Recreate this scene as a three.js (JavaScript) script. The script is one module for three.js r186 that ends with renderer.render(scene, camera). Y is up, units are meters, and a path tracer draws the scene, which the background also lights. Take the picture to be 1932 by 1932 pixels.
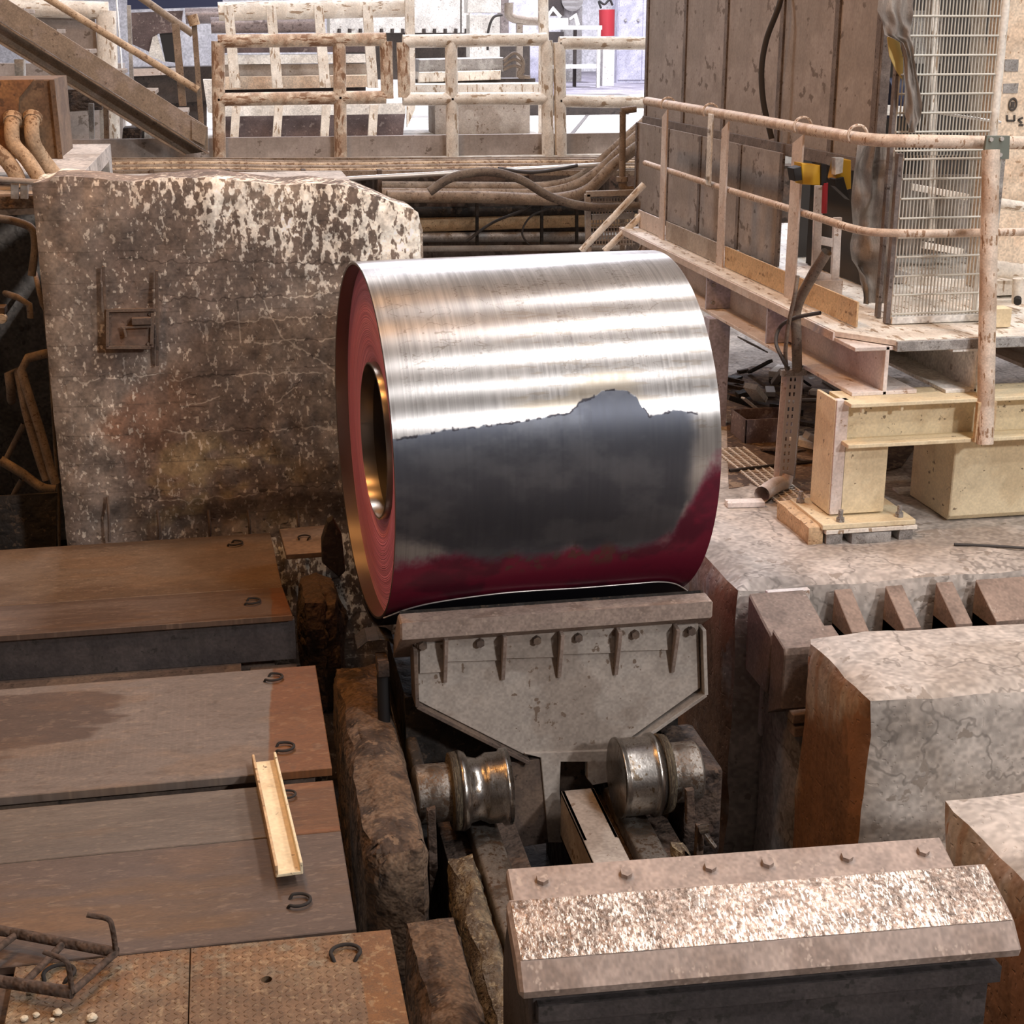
import * as THREE from 'three';
import { RoundedBoxGeometry } from 'three/addons/geometries/RoundedBoxGeometry.js';
import { mergeGeometries } from 'three/addons/utils/BufferGeometryUtils.js';
import { RectAreaLightUniformsLib } from 'three/addons/lights/RectAreaLightUniformsLib.js';

// ---------------------------------------------------------------- camera, light, exposure
const scene = new THREE.Scene();
scene.background = new THREE.Color(0x000000);
const FOCAL = 2800, EYE = 2.6;                       // focal length in photo pixels, eye height over the pit deck
const TILT = Math.atan(906 / FOCAL), PAN = Math.atan(556 / FOCAL * Math.cos(TILT));
const camera = new THREE.PerspectiveCamera(2 * Math.atan(966 / FOCAL) * 180 / Math.PI, 1, 0.1, 200);
camera.rotation.order = 'YXZ';
camera.position.set(0, EYE, 0);
camera.rotation.set(-TILT, -PAN, 0);
scene.add(camera);
camera.updateMatrixWorld();
const renderer = new THREE.WebGLRenderer({ antialias: true });
renderer.toneMapping = THREE.LinearToneMapping;
renderer.toneMappingExposure = 0.9;
renderer.shadowMap.enabled = true;
RectAreaLightUniformsLib.init();
// high bay lamps: [x, y, z, size, colour, radiance]
const WARM = 0xffb566, WHITE = 0xf8f5f6, COOL = 0xf0f1ff;
const LAMPS = [
  [-1.4, 8.6, -8.9, 0.6, WARM, 150], [-1.4, 8.6, -5.6, 0.6, WARM, 165], [-4.6, 8.6, -2.4, 0.7, WARM, 70],
  [-0.8, 8.6, -13.6, 0.9, WHITE, 130], [4.6, 8.6, -8.9, 0.8, WHITE, 80], [4.6, 8.6, -5.6, 0.8, WHITE, 90], [4.6, 8.6, -2.6, 0.7, WHITE, 170], [4.6, 8.6, 1.2, 0.7, WHITE, 180],
  [4.5, 8.6, -20, 1.4, COOL, 150], [2.6, 8.6, -28, 1.4, COOL, 210], [9.5, 8.6, -24, 1.4, COOL, 190], [9.5, 8.6, -31, 1.4, COOL, 190], [8, 8.6, -39, 1.4, COOL, 210], [9.8, 8.6, -12, 1.2, WHITE, 100],
];
const FLOOD = { at: [7.2, 6.4, 5.2], to: [2.6, 0.4, -7], size: 0.8, colour: WHITE, radiance: 420 };   // floodlight behind the viewpoint

// ---------------------------------------------------------------- helpers
const V = (x, y, z) => new THREE.Vector3(x, y, z);
function dirOf(px, py) { return V((px - 966) / FOCAL, -(py - 966) / FOCAL, -1).applyQuaternion(camera.quaternion); }
const onZ = (px, py, z) => { const d = dirOf(px, py); return V(0, EYE, 0).addScaledVector(d, z / d.z); };
const onY = (px, py, y) => { const d = dirOf(px, py); return V(0, EYE, 0).addScaledVector(d, (y - EYE) / d.y); };
const onX = (px, py, x) => { const d = dirOf(px, py); return V(0, EYE, 0).addScaledVector(d, x / d.x); };
function seeded(s) { return () => { s |= 0; s = s + 0x6D2B79F5 | 0; let t = Math.imul(s ^ s >>> 15, 1 | s); t = t + Math.imul(t ^ t >>> 7, 61 | t) ^ t; return ((t ^ t >>> 14) >>> 0) / 4294967296; }; }
const clamp = (x, a = 0, b = 1) => Math.min(b, Math.max(a, x));
const sstep = (a, b, x) => { const t = clamp((x - a) / (b - a)); return t * t * (3 - 2 * t); };
const hash2 = (x, y, s) => { let h = Math.imul(x, 374761393) + Math.imul(y, 668265263) + Math.imul(s, 974634777) | 0; h = Math.imul(h ^ h >>> 13, 1274126177); return ((h ^ h >>> 16) >>> 0) / 4294967296; };
function vnoise(x, y, s, px, py) {      // value noise, repeats after px by py cells
  const xi = Math.floor(x), yi = Math.floor(y), fx = x - xi, fy = y - yi;
  const u = fx * fx * (3 - 2 * fx), v = fy * fy * (3 - 2 * fy);
  const m = (a, b) => ((a % b) + b) % b;
  const x0 = m(xi, px), x1 = m(xi + 1, px), y0 = m(yi, py), y1 = m(yi + 1, py);
  const a = hash2(x0, y0, s), b = hash2(x1, y0, s), c = hash2(x0, y1, s), d = hash2(x1, y1, s);
  return a + (b - a) * u + (c - a) * v + (a - b - c + d) * u * v;
}
function fbm(u, v, cx, cy, oct, s) { let r = 0, w = 0.5, t = 0; for (let i = 0; i < oct; i++) { r += w * vnoise(u * cx, v * cy, s + i * 7, cx, cy); t += w; w *= 0.55; cx *= 2; cy *= 2; } return r / t; }
const hash3 = (x, y, z, s) => hash2(x + Math.imul(z, 7919), y, s);
function noise3(x, y, z, s) {
  const xi = Math.floor(x), yi = Math.floor(y), zi = Math.floor(z), fx = x - xi, fy = y - yi, fz = z - zi;
  const q = t => t * t * (3 - 2 * t), u = q(fx), v = q(fy), w = q(fz), L = (a, b, t) => a + (b - a) * t;
  const n = (a, b, c) => hash3(xi + a, yi + b, zi + c, s);
  return L(L(L(n(0, 0, 0), n(1, 0, 0), u), L(n(0, 1, 0), n(1, 1, 0), u), v), L(L(n(0, 0, 1), n(1, 0, 1), u), L(n(0, 1, 1), n(1, 1, 1), u), v), w) - 0.5;
}
const rgb = h => [(h >> 16) & 255, (h >> 8) & 255, h & 255];
const mix3 = (a, b, t) => [a[0] + (b[0] - a[0]) * t, a[1] + (b[1] - a[1]) * t, a[2] + (b[2] - a[2]) * t];
function tex(w, h, fn, srgb = true) {
  const d = new Uint8Array(w * h * 4);
  for (let y = 0; y < h; y++) for (let x = 0; x < w; x++) {
    const c = fn((x + 0.5) / w, (y + 0.5) / h), o = (y * w + x) * 4;
    if (Array.isArray(c)) { d[o] = clamp(c[0], 0, 255); d[o + 1] = clamp(c[1], 0, 255); d[o + 2] = clamp(c[2], 0, 255); } else d[o] = d[o + 1] = d[o + 2] = clamp(c * 255, 0, 255);
    d[o + 3] = 255;
  }
  const t = new THREE.DataTexture(d, w, h, THREE.RGBAFormat);
  t.wrapS = t.wrapT = THREE.RepeatWrapping; t.magFilter = THREE.LinearFilter; t.minFilter = THREE.LinearMipmapLinearFilter; t.generateMipmaps = true;
  if (srgb) t.colorSpace = THREE.SRGBColorSpace;
  t.needsUpdate = true;
  return t;
}
// shared relief maps (uv in metres, one tile = 1 m unless repeated)
const reliefConcrete = tex(512, 512, (u, v) => { const n = fbm(u, v, 6, 6, 6, 11), p = vnoise(u * 60, v * 60, 5, 60, 60); return clamp(n * 0.9 + (p > 0.88 ? -0.12 : 0)); }, false);
const reliefCrust = tex(512, 512, (u, v) => { const n = fbm(u, v, 10, 10, 5, 71); return clamp(Math.abs(n - 0.5) * 2.6); }, false);
const reliefSteel = tex(512, 512, (u, v) => clamp(fbm(u, v, 14, 14, 4, 31) * 0.7 + 0.3 * vnoise(u * 180, v * 180, 9, 180, 180)), false);
const withRepeat = (t, r) => { const c = t.clone(); c.repeat.set(r, r); c.needsUpdate = true; return c; };
let seedNo = 100;
// a weathered surface: base colour, patches of a second, chips or specks of a third
function worn({ base, alt, chip, patch = 4, patchLo = 0.45, patchHi = 0.62, chips = 0.68, chipScale = 30, speck = 0.1, streak = 0, stretch = 1, crack = 0, size = 1, rough = 0.8, metal = 0, relief = reliefSteel, reliefH = 0.002, reliefRep = 1, px = 256, extra = {} }) {
  const s = seedNo += 13, b = rgb(base), a = rgb(alt ?? base), k = rgb(chip ?? base);
  const map = tex(px, px, (u, v) => {
    let c = mix3(b, a, sstep(patchLo, patchHi, fbm(u, v, patch, patch, 5, s)));
    const g = 1 + speck * (vnoise(u * 90, v * 90, s + 3, 90, 90) - 0.5) * 2 + speck * (fbm(u, v, 12, 12, 3, s + 5) - 0.5) * 2;
    c = [c[0] * g, c[1] * g, c[2] * g];
    if (streak) { const q = fbm(u, v, 30, 2, 3, s + 8); c = mix3(c, k, streak * sstep(0.55, 0.75, q)); }
    if (crack) { const w = Math.abs(fbm(u, v, 3, 3, 6, s + 31) - 0.5); c = mix3(c, k.map(x => x * 0.45), crack * sstep(0.012, 0.003, w)); const st = fbm(u, v, 3, 2, 5, s + 41); c = mix3(c, k.map(x => x * 0.62), 0.8 * crack * sstep(0.6, 0.66, st)); }
    const ch = fbm(u, v, chipScale, Math.max(2, Math.round(chipScale * stretch)), 5, s + 9) + 0.35 * (fbm(u, v, Math.min(patch, 6) + 1, Math.min(patch, 6) + 1, 3, s + 19) - 0.5);
    return mix3(c, k, sstep(chips, chips + 0.04, ch));
  });
  map.repeat.set(1 / size, 1 / size);
  return new THREE.MeshPhysicalMaterial({ map, roughness: rough, metalness: metal, bumpMap: reliefRep === 1 ? relief : withRepeat(relief, reliefRep), bumpScale: reliefH, side: THREE.DoubleSide, ...extra });
}
const plain = (c, rough = 0.6, metal = 0, extra = {}) => new THREE.MeshPhysicalMaterial({ color: c, roughness: rough, metalness: metal, side: THREE.DoubleSide, ...extra });

// ---------------------------------------------------------------- geometry (all in world metres)
function uvBox(g) {                    // uv in metres, by the way each face points
  if (g.index) g = g.toNonIndexed();
  const p = g.attributes.position, uv = new Float32Array(p.count * 2), a = V(), b = V(), c = V(), n = V();
  for (let i = 0; i < p.count; i += 3) {
    a.fromBufferAttribute(p, i); b.fromBufferAttribute(p, i + 1); c.fromBufferAttribute(p, i + 2);
    n.crossVectors(b.clone().sub(a), c.clone().sub(a));
    const ax = Math.abs(n.x), ay = Math.abs(n.y), az = Math.abs(n.z);
    [a, b, c].forEach((q, k) => { const o = (i + k) * 2; if (ay >= ax && ay >= az) { uv[o] = q.x; uv[o + 1] = q.z; } else if (ax >= az) { uv[o] = q.z; uv[o + 1] = q.y; } else { uv[o] = q.x; uv[o + 1] = q.y; } });
  }
  g.setAttribute('uv', new THREE.BufferAttribute(uv, 2));
  for (const k of Object.keys(g.attributes)) if (!['position', 'normal', 'uv'].includes(k)) g.deleteAttribute(k);
  return g;
}
function flat(g) { if (g.index) g = g.toNonIndexed(); g.computeVertexNormals(); return g; }
function box(x0, x1, y0, y1, z0, z1, r = 0.004) {
  const w = Math.abs(x1 - x0), h = Math.abs(y1 - y0), d = Math.abs(z1 - z0), rr = Math.min(r, w / 3, h / 3, d / 3);
  const g = rr > 0.0005 ? new RoundedBoxGeometry(w, h, d, 1, rr) : new THREE.BoxGeometry(w, h, d);
  g.translate((x0 + x1) / 2, (y0 + y1) / 2, (z0 + z1) / 2);
  return uvBox(g);
}
function frame(a, b, up = V(0, 1, 0)) {    // z along a->b
  const z = b.clone().sub(a).normalize(), x = V().crossVectors(up, z);
  if (x.lengthSq() < 1e-6) x.crossVectors(V(1, 0, 0), z);
  x.normalize(); const y = V().crossVectors(z, x);
  return new THREE.Matrix4().makeBasis(x, y, z).setPosition(a.clone().add(b).multiplyScalar(0.5));
}
function bar(a, b, w, h, up, r = 0.003) {  // w across, h along up
  const L = a.distanceTo(b), rr = Math.min(r, w / 3, h / 3), g = rr > 0.0005 ? new RoundedBoxGeometry(w, h, L, 1, rr) : new THREE.BoxGeometry(w, h, L);
  const u = uvBox(g); u.applyMatrix4(frame(a, b, up)); return u;
}
function cyl(a, b, r, r2 = r, seg = 14, open = false) {
  const L = a.distanceTo(b), g = new THREE.CylinderGeometry(r2, r, L, seg, 1, open).toNonIndexed();
  const uv = g.attributes.uv; for (let i = 0; i < uv.count; i++) uv.setXY(i, uv.getX(i) * 6.283 * r, uv.getY(i) * L);
  g.rotateX(Math.PI / 2); g.applyMatrix4(frame(a, b)); return g;
}
function tube(pts, r, seg = 0, rad = 10, tension = 0.5) {
  const c = new THREE.CatmullRomCurve3(pts, false, 'centripetal', tension), L = c.getLength();
  const g = new THREE.TubeGeometry(c, seg || Math.max(8, pts.length * 7), r, rad, false).toNonIndexed();
  const uv = g.attributes.uv; for (let i = 0; i < uv.count; i++) uv.setXY(i, uv.getX(i) * L, uv.getY(i) * 6.283 * r);
  return g;
}
function extr(pts, depth, bevel = 0, holes = []) {
  const s = new THREE.Shape(pts.map(p => new THREE.Vector2(p[0], p[1])));
  for (const h of holes) s.holes.push(new THREE.Path(h.map(p => new THREE.Vector2(p[0], p[1]))));
  return new THREE.ExtrudeGeometry(s, { depth, bevelEnabled: bevel > 0, bevelSize: bevel, bevelThickness: bevel, bevelSegments: 1, curveSegments: 8, bevelOffset: -bevel });
}
// outline in (x, y) standing at depth z, thick away from the viewer
function slabZ(pts, z, t, bevel = 0, holes) { const g = extr(pts, t - 2 * bevel, bevel, holes); g.translate(0, 0, z - t + bevel); return uvBox(g); }
// outline in (z, y) standing at x, thick to the right
function slabX(pts, x, t, bevel = 0, holes) { const g = extr(pts.map(p => [-p[0], p[1]]), t - 2 * bevel, bevel, holes?.map(h => h.map(p => [-p[0], p[1]]))); g.rotateY(Math.PI / 2); g.translate(x + bevel, 0, 0); return uvBox(g); }
// outline in (x, z) lying at height y (top), thick downwards
function slabY(pts, y, t, bevel = 0, holes) { const g = extr(pts.map(p => [p[0], -p[1]]), t - 2 * bevel, bevel, holes?.map(h => h.map(p => [p[0], -p[1]]))); g.rotateX(-Math.PI / 2); g.translate(0, y - t + bevel, 0); return uvBox(g); }
const pxz = (list, z) => list.map(([a, b]) => { const p = onZ(a, b, z); return [p.x, p.y]; });
const pxx = (list, x) => list.map(([a, b]) => { const p = onX(a, b, x); return [p.z, p.y]; });
const pxy = (list, y) => list.map(([a, b]) => { const p = onY(a, b, y); return [p.x, p.z]; });
// a block with broken, worn edges
function rough(x0, x1, y0, y1, z0, z1, cell, amp, seed, round = 0.03, freq = 5) {
  const w = x1 - x0, h = y1 - y0, d = z1 - z0, n = L => Math.max(2, Math.min(70, Math.round(L / cell)));
  const g = new THREE.BoxGeometry(w, h, d, n(w), n(h), n(d)), p = g.attributes.position, q = V();
  for (let i = 0; i < p.count; i++) {
    q.fromBufferAttribute(p, i);
    const ex = w / 2 - Math.abs(q.x), ey = h / 2 - Math.abs(q.y), ez = d / 2 - Math.abs(q.z);
    const sorted = [ex, ey, ez].sort((a, b) => a - b), edge = Math.max(0, 1 - sorted[1] / (round * 1.6));
    const X = q.x + (x0 + x1) / 2, Y = q.y + (y0 + y1) / 2, Z = q.z + (z0 + z1) / 2;
    const big = noise3(X * freq, Y * freq, Z * freq, seed), fine = noise3(X * freq * 4, Y * freq * 4, Z * freq * 4, seed + 1);
    const pull = edge * round * (0.55 + 1.3 * Math.max(0, big + 0.2));
    const s = V(ex < round * 1.6 ? -Math.sign(q.x) : 0, ey < round * 1.6 ? -Math.sign(q.y) : 0, ez < round * 1.6 ? -Math.sign(q.z) : 0);
    q.addScaledVector(s, pull * 0.6);
    q.x += amp * (big + 0.5 * fine); q.y += amp * (noise3(X * freq, Y * freq, Z * freq, seed + 5) + 0.5 * fine); q.z += amp * (noise3(X * freq, Y * freq, Z * freq, seed + 9) + 0.4 * fine);
    p.setXYZ(i, q.x + (x0 + x1) / 2, q.y + (y0 + y1) / 2, q.z + (z0 + z1) / 2);
  }
  g.computeVertexNormals(); return uvBox(g);
}
function lump(cx, cy, cz, rx, ry, rz, seed, amp = 0.35, freq = 2.2, det = 4) {
  const g = new THREE.IcosahedronGeometry(1, det), p = g.attributes.position, q = V();
  for (let i = 0; i < p.count; i++) { q.fromBufferAttribute(p, i); const k = 1 + amp * (noise3(q.x * freq + 9, q.y * freq, q.z * freq, seed) * 1.4 + 0.6 * noise3(q.x * freq * 3, q.y * freq * 3, q.z * freq * 3, seed + 2)); p.setXYZ(i, cx + q.x * rx * k, cy + q.y * ry * k, cz + q.z * rz * k); }
  return uvBox(flat(g));
}
function hexBolt(at, axis, r, h) { return uvBox(flat(cyl(at, at.clone().addScaledVector(axis, h), r, r * 0.96, 6))); }
const join = a => { const l = a.filter(Boolean).map(g => g.index ? g.toNonIndexed() : g); for (const g of l) for (const k of Object.keys(g.attributes)) if (!['position', 'normal', 'uv'].includes(k)) g.deleteAttribute(k); return l.length === 1 ? l[0] : mergeGeometries(l); };

// ---------------------------------------------------------------- things and parts
const taken = {}, tops = [];
const numbered = n => { if (!(n in taken)) { taken[n] = 0; return n; } taken[n]++; return n + '_' + String(taken[n]).padStart(3, '0'); };
function mesh(name, g, m) { const o = new THREE.Mesh(Array.isArray(g) ? join(g) : g, m); if (!Array.isArray(m)) o.geometry.clearGroups(); o.name = name; o.castShadow = o.receiveShadow = true; return o; }
function thing(name, label, category, group) { const o = new THREE.Group(); o.name = numbered(name); o.userData = { label, category }; if (group) o.userData.group = group; scene.add(o); tops.push(o); return o; }
function single(name, g, m, label, category, group) { const o = mesh(numbered(name), g, m); o.userData = { label, category }; if (group) o.userData.group = group; scene.add(o); tops.push(o); return o; }
function struct(name, g, m, label) { const o = mesh(numbered(name), g, m); o.userData = { kind: 'structure' }; if (label) o.userData.label = label; scene.add(o); tops.push(o); return o; }
function part(t, name, g, m, label) { const o = mesh(name, g, m); if (label) o.userData.label = label; t.add(o); return o; }
function settle() {                    // every thing gets its origin at its base
  for (const o of tops) {
    const b = new THREE.Box3().setFromObject(o), base = V((b.min.x + b.max.x) / 2, b.min.y, (b.min.z + b.max.z) / 2);
    if (o.isMesh && !o.children.length) { o.geometry.translate(-base.x, -base.y, -base.z); o.position.copy(base); }
    else if (o.isMesh) { o.geometry.translate(-base.x, -base.y, -base.z); o.position.copy(base); for (const c of o.children) c.position.sub(base); }
    else { o.position.copy(base); for (const c of o.children) c.position.sub(base); }
  }
}

// ---------------------------------------------------------------- materials
const M = {
  concrete: worn({ base: 0x938a80, alt: 0xb0a79b, chip: 0x665d55, chips: 0.7, size: 1.3, rough: 0.95, relief: reliefConcrete, reliefH: 0.012, speck: 0.14, px: 512 }),
  slab: worn({ crack: 0.32, base: 0xb6ada4, alt: 0xa0958a, chip: 0x958a7f, patch: 3, patchLo: 0.48, patchHi: 0.7, chips: 0.72, chipScale: 24, size: 1.6, rough: 0.95, relief: reliefConcrete, reliefH: 0.012, speck: 0.12, px: 512 }),
  slabSide: worn({ base: 0xb6ada4, alt: 0x8d6a50, chip: 0x9f765a, patch: 3, patchLo: 0.36, patchHi: 0.55, chips: 0.68, chipScale: 12, stretch: 0.5, size: 1.5, rough: 0.95, relief: reliefConcrete, reliefH: 0.016, streak: 0.4, px: 512 }),
  pitWall: worn({ base: 0x6a5d54, alt: 0x766052, chip: 0x483d35, chips: 0.64, chipScale: 16, size: 1.5, rough: 0.95, relief: reliefConcrete, reliefH: 0.014, streak: 0.25, px: 512 }),
  pitFloor: worn({ base: 0x2e2a28, alt: 0x3a322c, chip: 0x1f1c1a, size: 1.4, rough: 0.9, relief: reliefCrust, reliefH: 0.01 }),
  paleFloor: worn({ base: 0xd9d6d0, alt: 0xc4c0b9, chip: 0x9d978f, chips: 0.74, size: 2.5, rough: 0.8, relief: reliefConcrete, reliefH: 0.004 }),
  greyFloor: worn({ base: 0x8c8790, alt: 0x7a7580, chip: 0x635d64, size: 2.5, rough: 0.75, relief: reliefConcrete, reliefH: 0.003 }),
  plate: worn({ base: 0x85705f, alt: 0x735d4d, chip: 0x98836f, patch: 2, chips: 0.72, size: 1.6, rough: 0.62, metal: 0.1, speck: 0.1, reliefH: 0.0012, px: 512 }),
  plateRust: worn({ base: 0x7d5638, alt: 0x8e6540, chip: 0x5f432e, size: 0.9, rough: 0.8, speck: 0.12 }),
  darkBeam: worn({ base: 0x413b3a, alt: 0x4c4543, chip: 0x34302d, size: 0.9, rough: 0.75, metal: 0.1, streak: 0.3 }),
  dusty: worn({ base: 0xaaa096, alt: 0x9b8f84, chip: 0x776658, chips: 0.76, size: 0.9, rough: 0.88, speck: 0.07, reliefH: 0.001, px: 512 }),
  dustyDark: worn({ base: 0x5c4e45, alt: 0x6d5c4f, chip: 0x40362f, size: 0.8, rough: 0.88 }),
  wornPad: worn({ base: 0x7f6b5d, alt: 0xa08f82, chip: 0xd2c8bc, patch: 80, patchLo: 0.44, patchHi: 0.6, chips: 0.62, chipScale: 200, stretch: 0.35, size: 0.9, rough: 0.33, metal: 0.65, speck: 0.22, relief: reliefCrust, reliefH: 0.001, reliefRep: 6, px: 1024 }),
  padPlain: worn({ base: 0x9c8b80, alt: 0x8b796d, chip: 0xae9c8e, chips: 0.7, size: 0.8, rough: 0.6, metal: 0.15, reliefH: 0.0015 }),
  rust: worn({ base: 0x64503f, alt: 0x44362c, chip: 0x745f4c, patch: 5, chips: 0.66, chipScale: 26, size: 0.8, rough: 0.92, relief: reliefCrust, reliefH: 0.02, speck: 0.18, px: 512 }),
  rustDark: worn({ base: 0x4c3d33, alt: 0x332822, chip: 0x57463a, chips: 0.62, size: 0.7, rough: 0.88, relief: reliefCrust, reliefH: 0.02, speck: 0.15 }),
  grease: worn({ base: 0x211d1a, alt: 0x302923, chip: 0x4a3d31, chips: 0.68, size: 0.5, rough: 0.75, relief: reliefCrust, reliefH: 0.008 }),
  greaseRail: worn({ base: 0x746752, alt: 0x574b3d, chip: 0x877a62, chips: 0.6, chipScale: 34, size: 0.5, rough: 0.7, relief: reliefCrust, reliefH: 0.014, reliefRep: 2 }),
  polished: worn({ base: 0xa29d97, alt: 0x857f78, chip: 0x786a5a, chips: 0.7, size: 0.5, rough: 0.28, metal: 0.95, reliefH: 0.0006 }),
  hub: worn({ base: 0x7d766e, alt: 0x5f554c, chip: 0x5d4c3e, chips: 0.62, size: 0.4, rough: 0.45, metal: 0.6, relief: reliefCrust, reliefH: 0.003 }),
  chipped: worn({ base: 0xe6dfd3, alt: 0xd9cfc1, chip: 0xa08a72, patch: 6, chips: 0.645, chipScale: 34, size: 0.8, rough: 0.6, speck: 0.06, reliefH: 0.0015, px: 512, stretch: 0.25 }),
  chippedRust: worn({ base: 0xcdbda9, alt: 0xab917a, chip: 0x86654c, patch: 7, patchLo: 0.42, chips: 0.61, chipScale: 30, size: 0.8, rough: 0.7, speck: 0.1, reliefH: 0.002, px: 512, stretch: 0.25 }),
  cream: worn({ base: 0xe3d3b0, alt: 0xd5c29e, chip: 0x84745c, chips: 0.79, size: 0.8, rough: 0.6, speck: 0.04, px: 512 }),
  pinkPaint: worn({ base: 0xdfd5ce, alt: 0xd2c3b9, chip: 0xa58b77, chips: 0.75, size: 0.8, rough: 0.6, speck: 0.05, px: 512 }),
  tanPaint: worn({ base: 0xc8aa84, alt: 0xb0906c, chip: 0x86694c, chips: 0.72, size: 0.7, rough: 0.7, speck: 0.08 }),
  rail: worn({ base: 0xd2c0ae, alt: 0xbda590, chip: 0x947458, chips: 0.7, size: 0.5, rough: 0.6, speck: 0.07, stretch: 0.3 }),
  panel: worn({ base: 0x9a9089, alt: 0xa59b95, chip: 0x756a62, chips: 0.72, chipScale: 16, size: 1.1, rough: 0.7, metal: 0.05, speck: 0.05, streak: 0.12, reliefH: 0.0006, px: 512 }),
  seam: worn({ base: 0x6c625d, alt: 0x7d736d, chip: 0x483d37, size: 0.6, rough: 0.7 }),
  sheet: worn({ base: 0x857c74, alt: 0x988f86, chip: 0x7a7068, size: 0.5, rough: 0.85, speck: 0.05 }),
  stringer: worn({ base: 0x8a7a69, alt: 0x95867a, chip: 0x6b5b4e, chips: 0.8, size: 0.8, rough: 0.7 }),
  darkPaint: worn({ base: 0x423a36, alt: 0x4c433d, chip: 0x342e2a, size: 0.8, rough: 0.7 }),
  pipe: worn({ base: 0x83715f, alt: 0x948270, chip: 0x624d3c, size: 0.6, rough: 0.7 }),
  pipeTan: worn({ base: 0xab9378, alt: 0xbaa388, chip: 0x7a5f47, chips: 0.62, size: 0.5, rough: 0.8 }),
  cable: plain(0x3a3532, 0.6), hose: worn({ base: 0x64574c, alt: 0x74675a, chip: 0x453b33, size: 0.5, rough: 0.8 }),
  galvanised: worn({ base: 0xadaaa6, alt: 0x96928e, chip: 0x7a736c, size: 0.4, rough: 0.55, metal: 0.4 }),
  wire: plain(0xc9c5ba, 0.5, 0.3), white: worn({ base: 0xe8e6e0, alt: 0xdcd9d2, chip: 0xa9a198, chips: 0.76, size: 1, rough: 0.6 }),
  whiteWall: worn({ base: 0xe6e4e6, alt: 0xdad8dc, chip: 0xb6b2b6, chips: 0.8, size: 3, rough: 0.9 }),
  hallWall: worn({ base: 0xb2aea8, alt: 0xa39e97, chip: 0x8a847c, size: 4, rough: 0.95 }),
  lavender: worn({ base: 0xbdbbca, alt: 0xb0aebc, chip: 0x8b8792, chips: 0.76, size: 1, rough: 0.6 }),
  roll: worn({ base: 0x948a8a, alt: 0x857a7a, chip: 0x675d5d, size: 1, rough: 0.45, metal: 0.3 }),
  maroon: worn({ base: 0x5f5150, alt: 0x6f5f5d, chip: 0x8d817d, chips: 0.68, size: 0.8, rough: 0.7 }),
  yellow: plain(0xc79a1e, 0.55), black: plain(0x1d1b1b, 0.6), red: plain(0xa32a33, 0.4), green: plain(0x6f746a, 0.6, 0.2), dark: plain(0x2a2522, 0.9), blue: plain(0x1c2340, 0.6),
  paper: plain(0xe9e7df, 0.8), ink: plain(0x4a443f, 0.8), peach: worn({ base: 0xe0cdb6, alt: 0xd6bfa6, chip: 0xa98c70, chips: 0.76, size: 0.8, rough: 0.7 }),
  dirt: worn({ base: 0x6a5443, alt: 0x54443a, chip: 0x8b755f, patch: 5, chips: 0.64, size: 1.1, rough: 0.95, relief: reliefConcrete, reliefH: 0.012, speck: 0.16, px: 512 }),
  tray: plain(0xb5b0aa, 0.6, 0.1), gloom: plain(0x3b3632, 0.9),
  tank: worn({ base: 0x7a624b, alt: 0x6a5340, chip: 0x534032, chips: 0.72, size: 0.9, rough: 0.85, px: 512 }),
  bracket: worn({ base: 0x8d7a6d, alt: 0x7f6d61, chip: 0xa69689, chips: 0.78, size: 0.9, rough: 0.75 }),
  hazard: plain(0xc9b068, 0.6), stone: plain(0xc9bda6, 0.9), rod: plain(0xcfcac4, 0.35, 0.6),
};
const BLOCK = [M.slab, M.slabSide, M.slab, M.slab, M.slab, M.slab];   // one concrete all round; rust has run down its pit side

// ---------------------------------------------------------------- the setting
struct('floor', box(-15, 17, -1.9, -1.6, -47, 9), M.pitFloor, 'dark oily bottom of the conveyor pit');
struct('wall_far', box(-15, 17, -1.6, 9.8, -47, -46.7), M.whiteWall, 'far bright wall of the mill hall');
struct('wall_left', box(-15, -14.7, -1.6, 9.8, -46.7, 9), M.hallWall, 'hall wall beside the stair');
struct('wall_right', box(16.7, 17, -1.6, 9.8, -46.7, 9), M.hallWall, 'hall wall behind the walkway');
struct('wall_near', box(-14.7, 16.7, -1.6, 9.8, 8.7, 9), M.hallWall, 'hall wall behind the viewpoint');
struct('ceiling', box(-15, 17, 9.5, 9.8, -47, 9), M.hallWall, 'roof of the mill hall');
// right-hand foundations beside the pit, slots between them
struct('floor_slab', rough(2.34, 9.5, -1.6, 0, -14.2, -6.5, 0.11, 0.016, 21, 0.06, 4), BLOCK, 'pale dusty concrete slab carrying the walkway column');
struct('floor_slab', rough(2.46, 9.5, -1.6, 0, -5.92, -5.17, 0.09, 0.018, 33, 0.05, 5), BLOCK, 'pale concrete foundation block between two slots');
struct('floor_slab', rough(2.39, 9.5, -1.6, 0, -4.38, -1.2, 0.09, 0.016, 47, 0.05, 5), BLOCK, 'pale concrete foundation block with a rust stained side by the near saddle');
struct('trim_4', [rough(2.5, 2.62, -1.6, -0.35, -6.5, -5.95, 0.08, 0.02, 67, 0.03, 5)], M.slab, 'dark concrete footing inside the first slot');
// left-hand footing below the cover plates and the ground behind it
struct('wall_pit', box(-14.5, 0.1, -1.6, -0.36, -7.8, 6), M.slab, 'footing under the steel cover plates');
struct('wall_pit', box(2.9, 16, -1.6, -0.75, -6.5, -5.92), M.slab, 'footing in the first slot');
struct('wall_pit', box(2.7, 16, -1.6, -0.7, -5.17, -4.38), M.slab, 'footing in the second slot');
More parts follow.
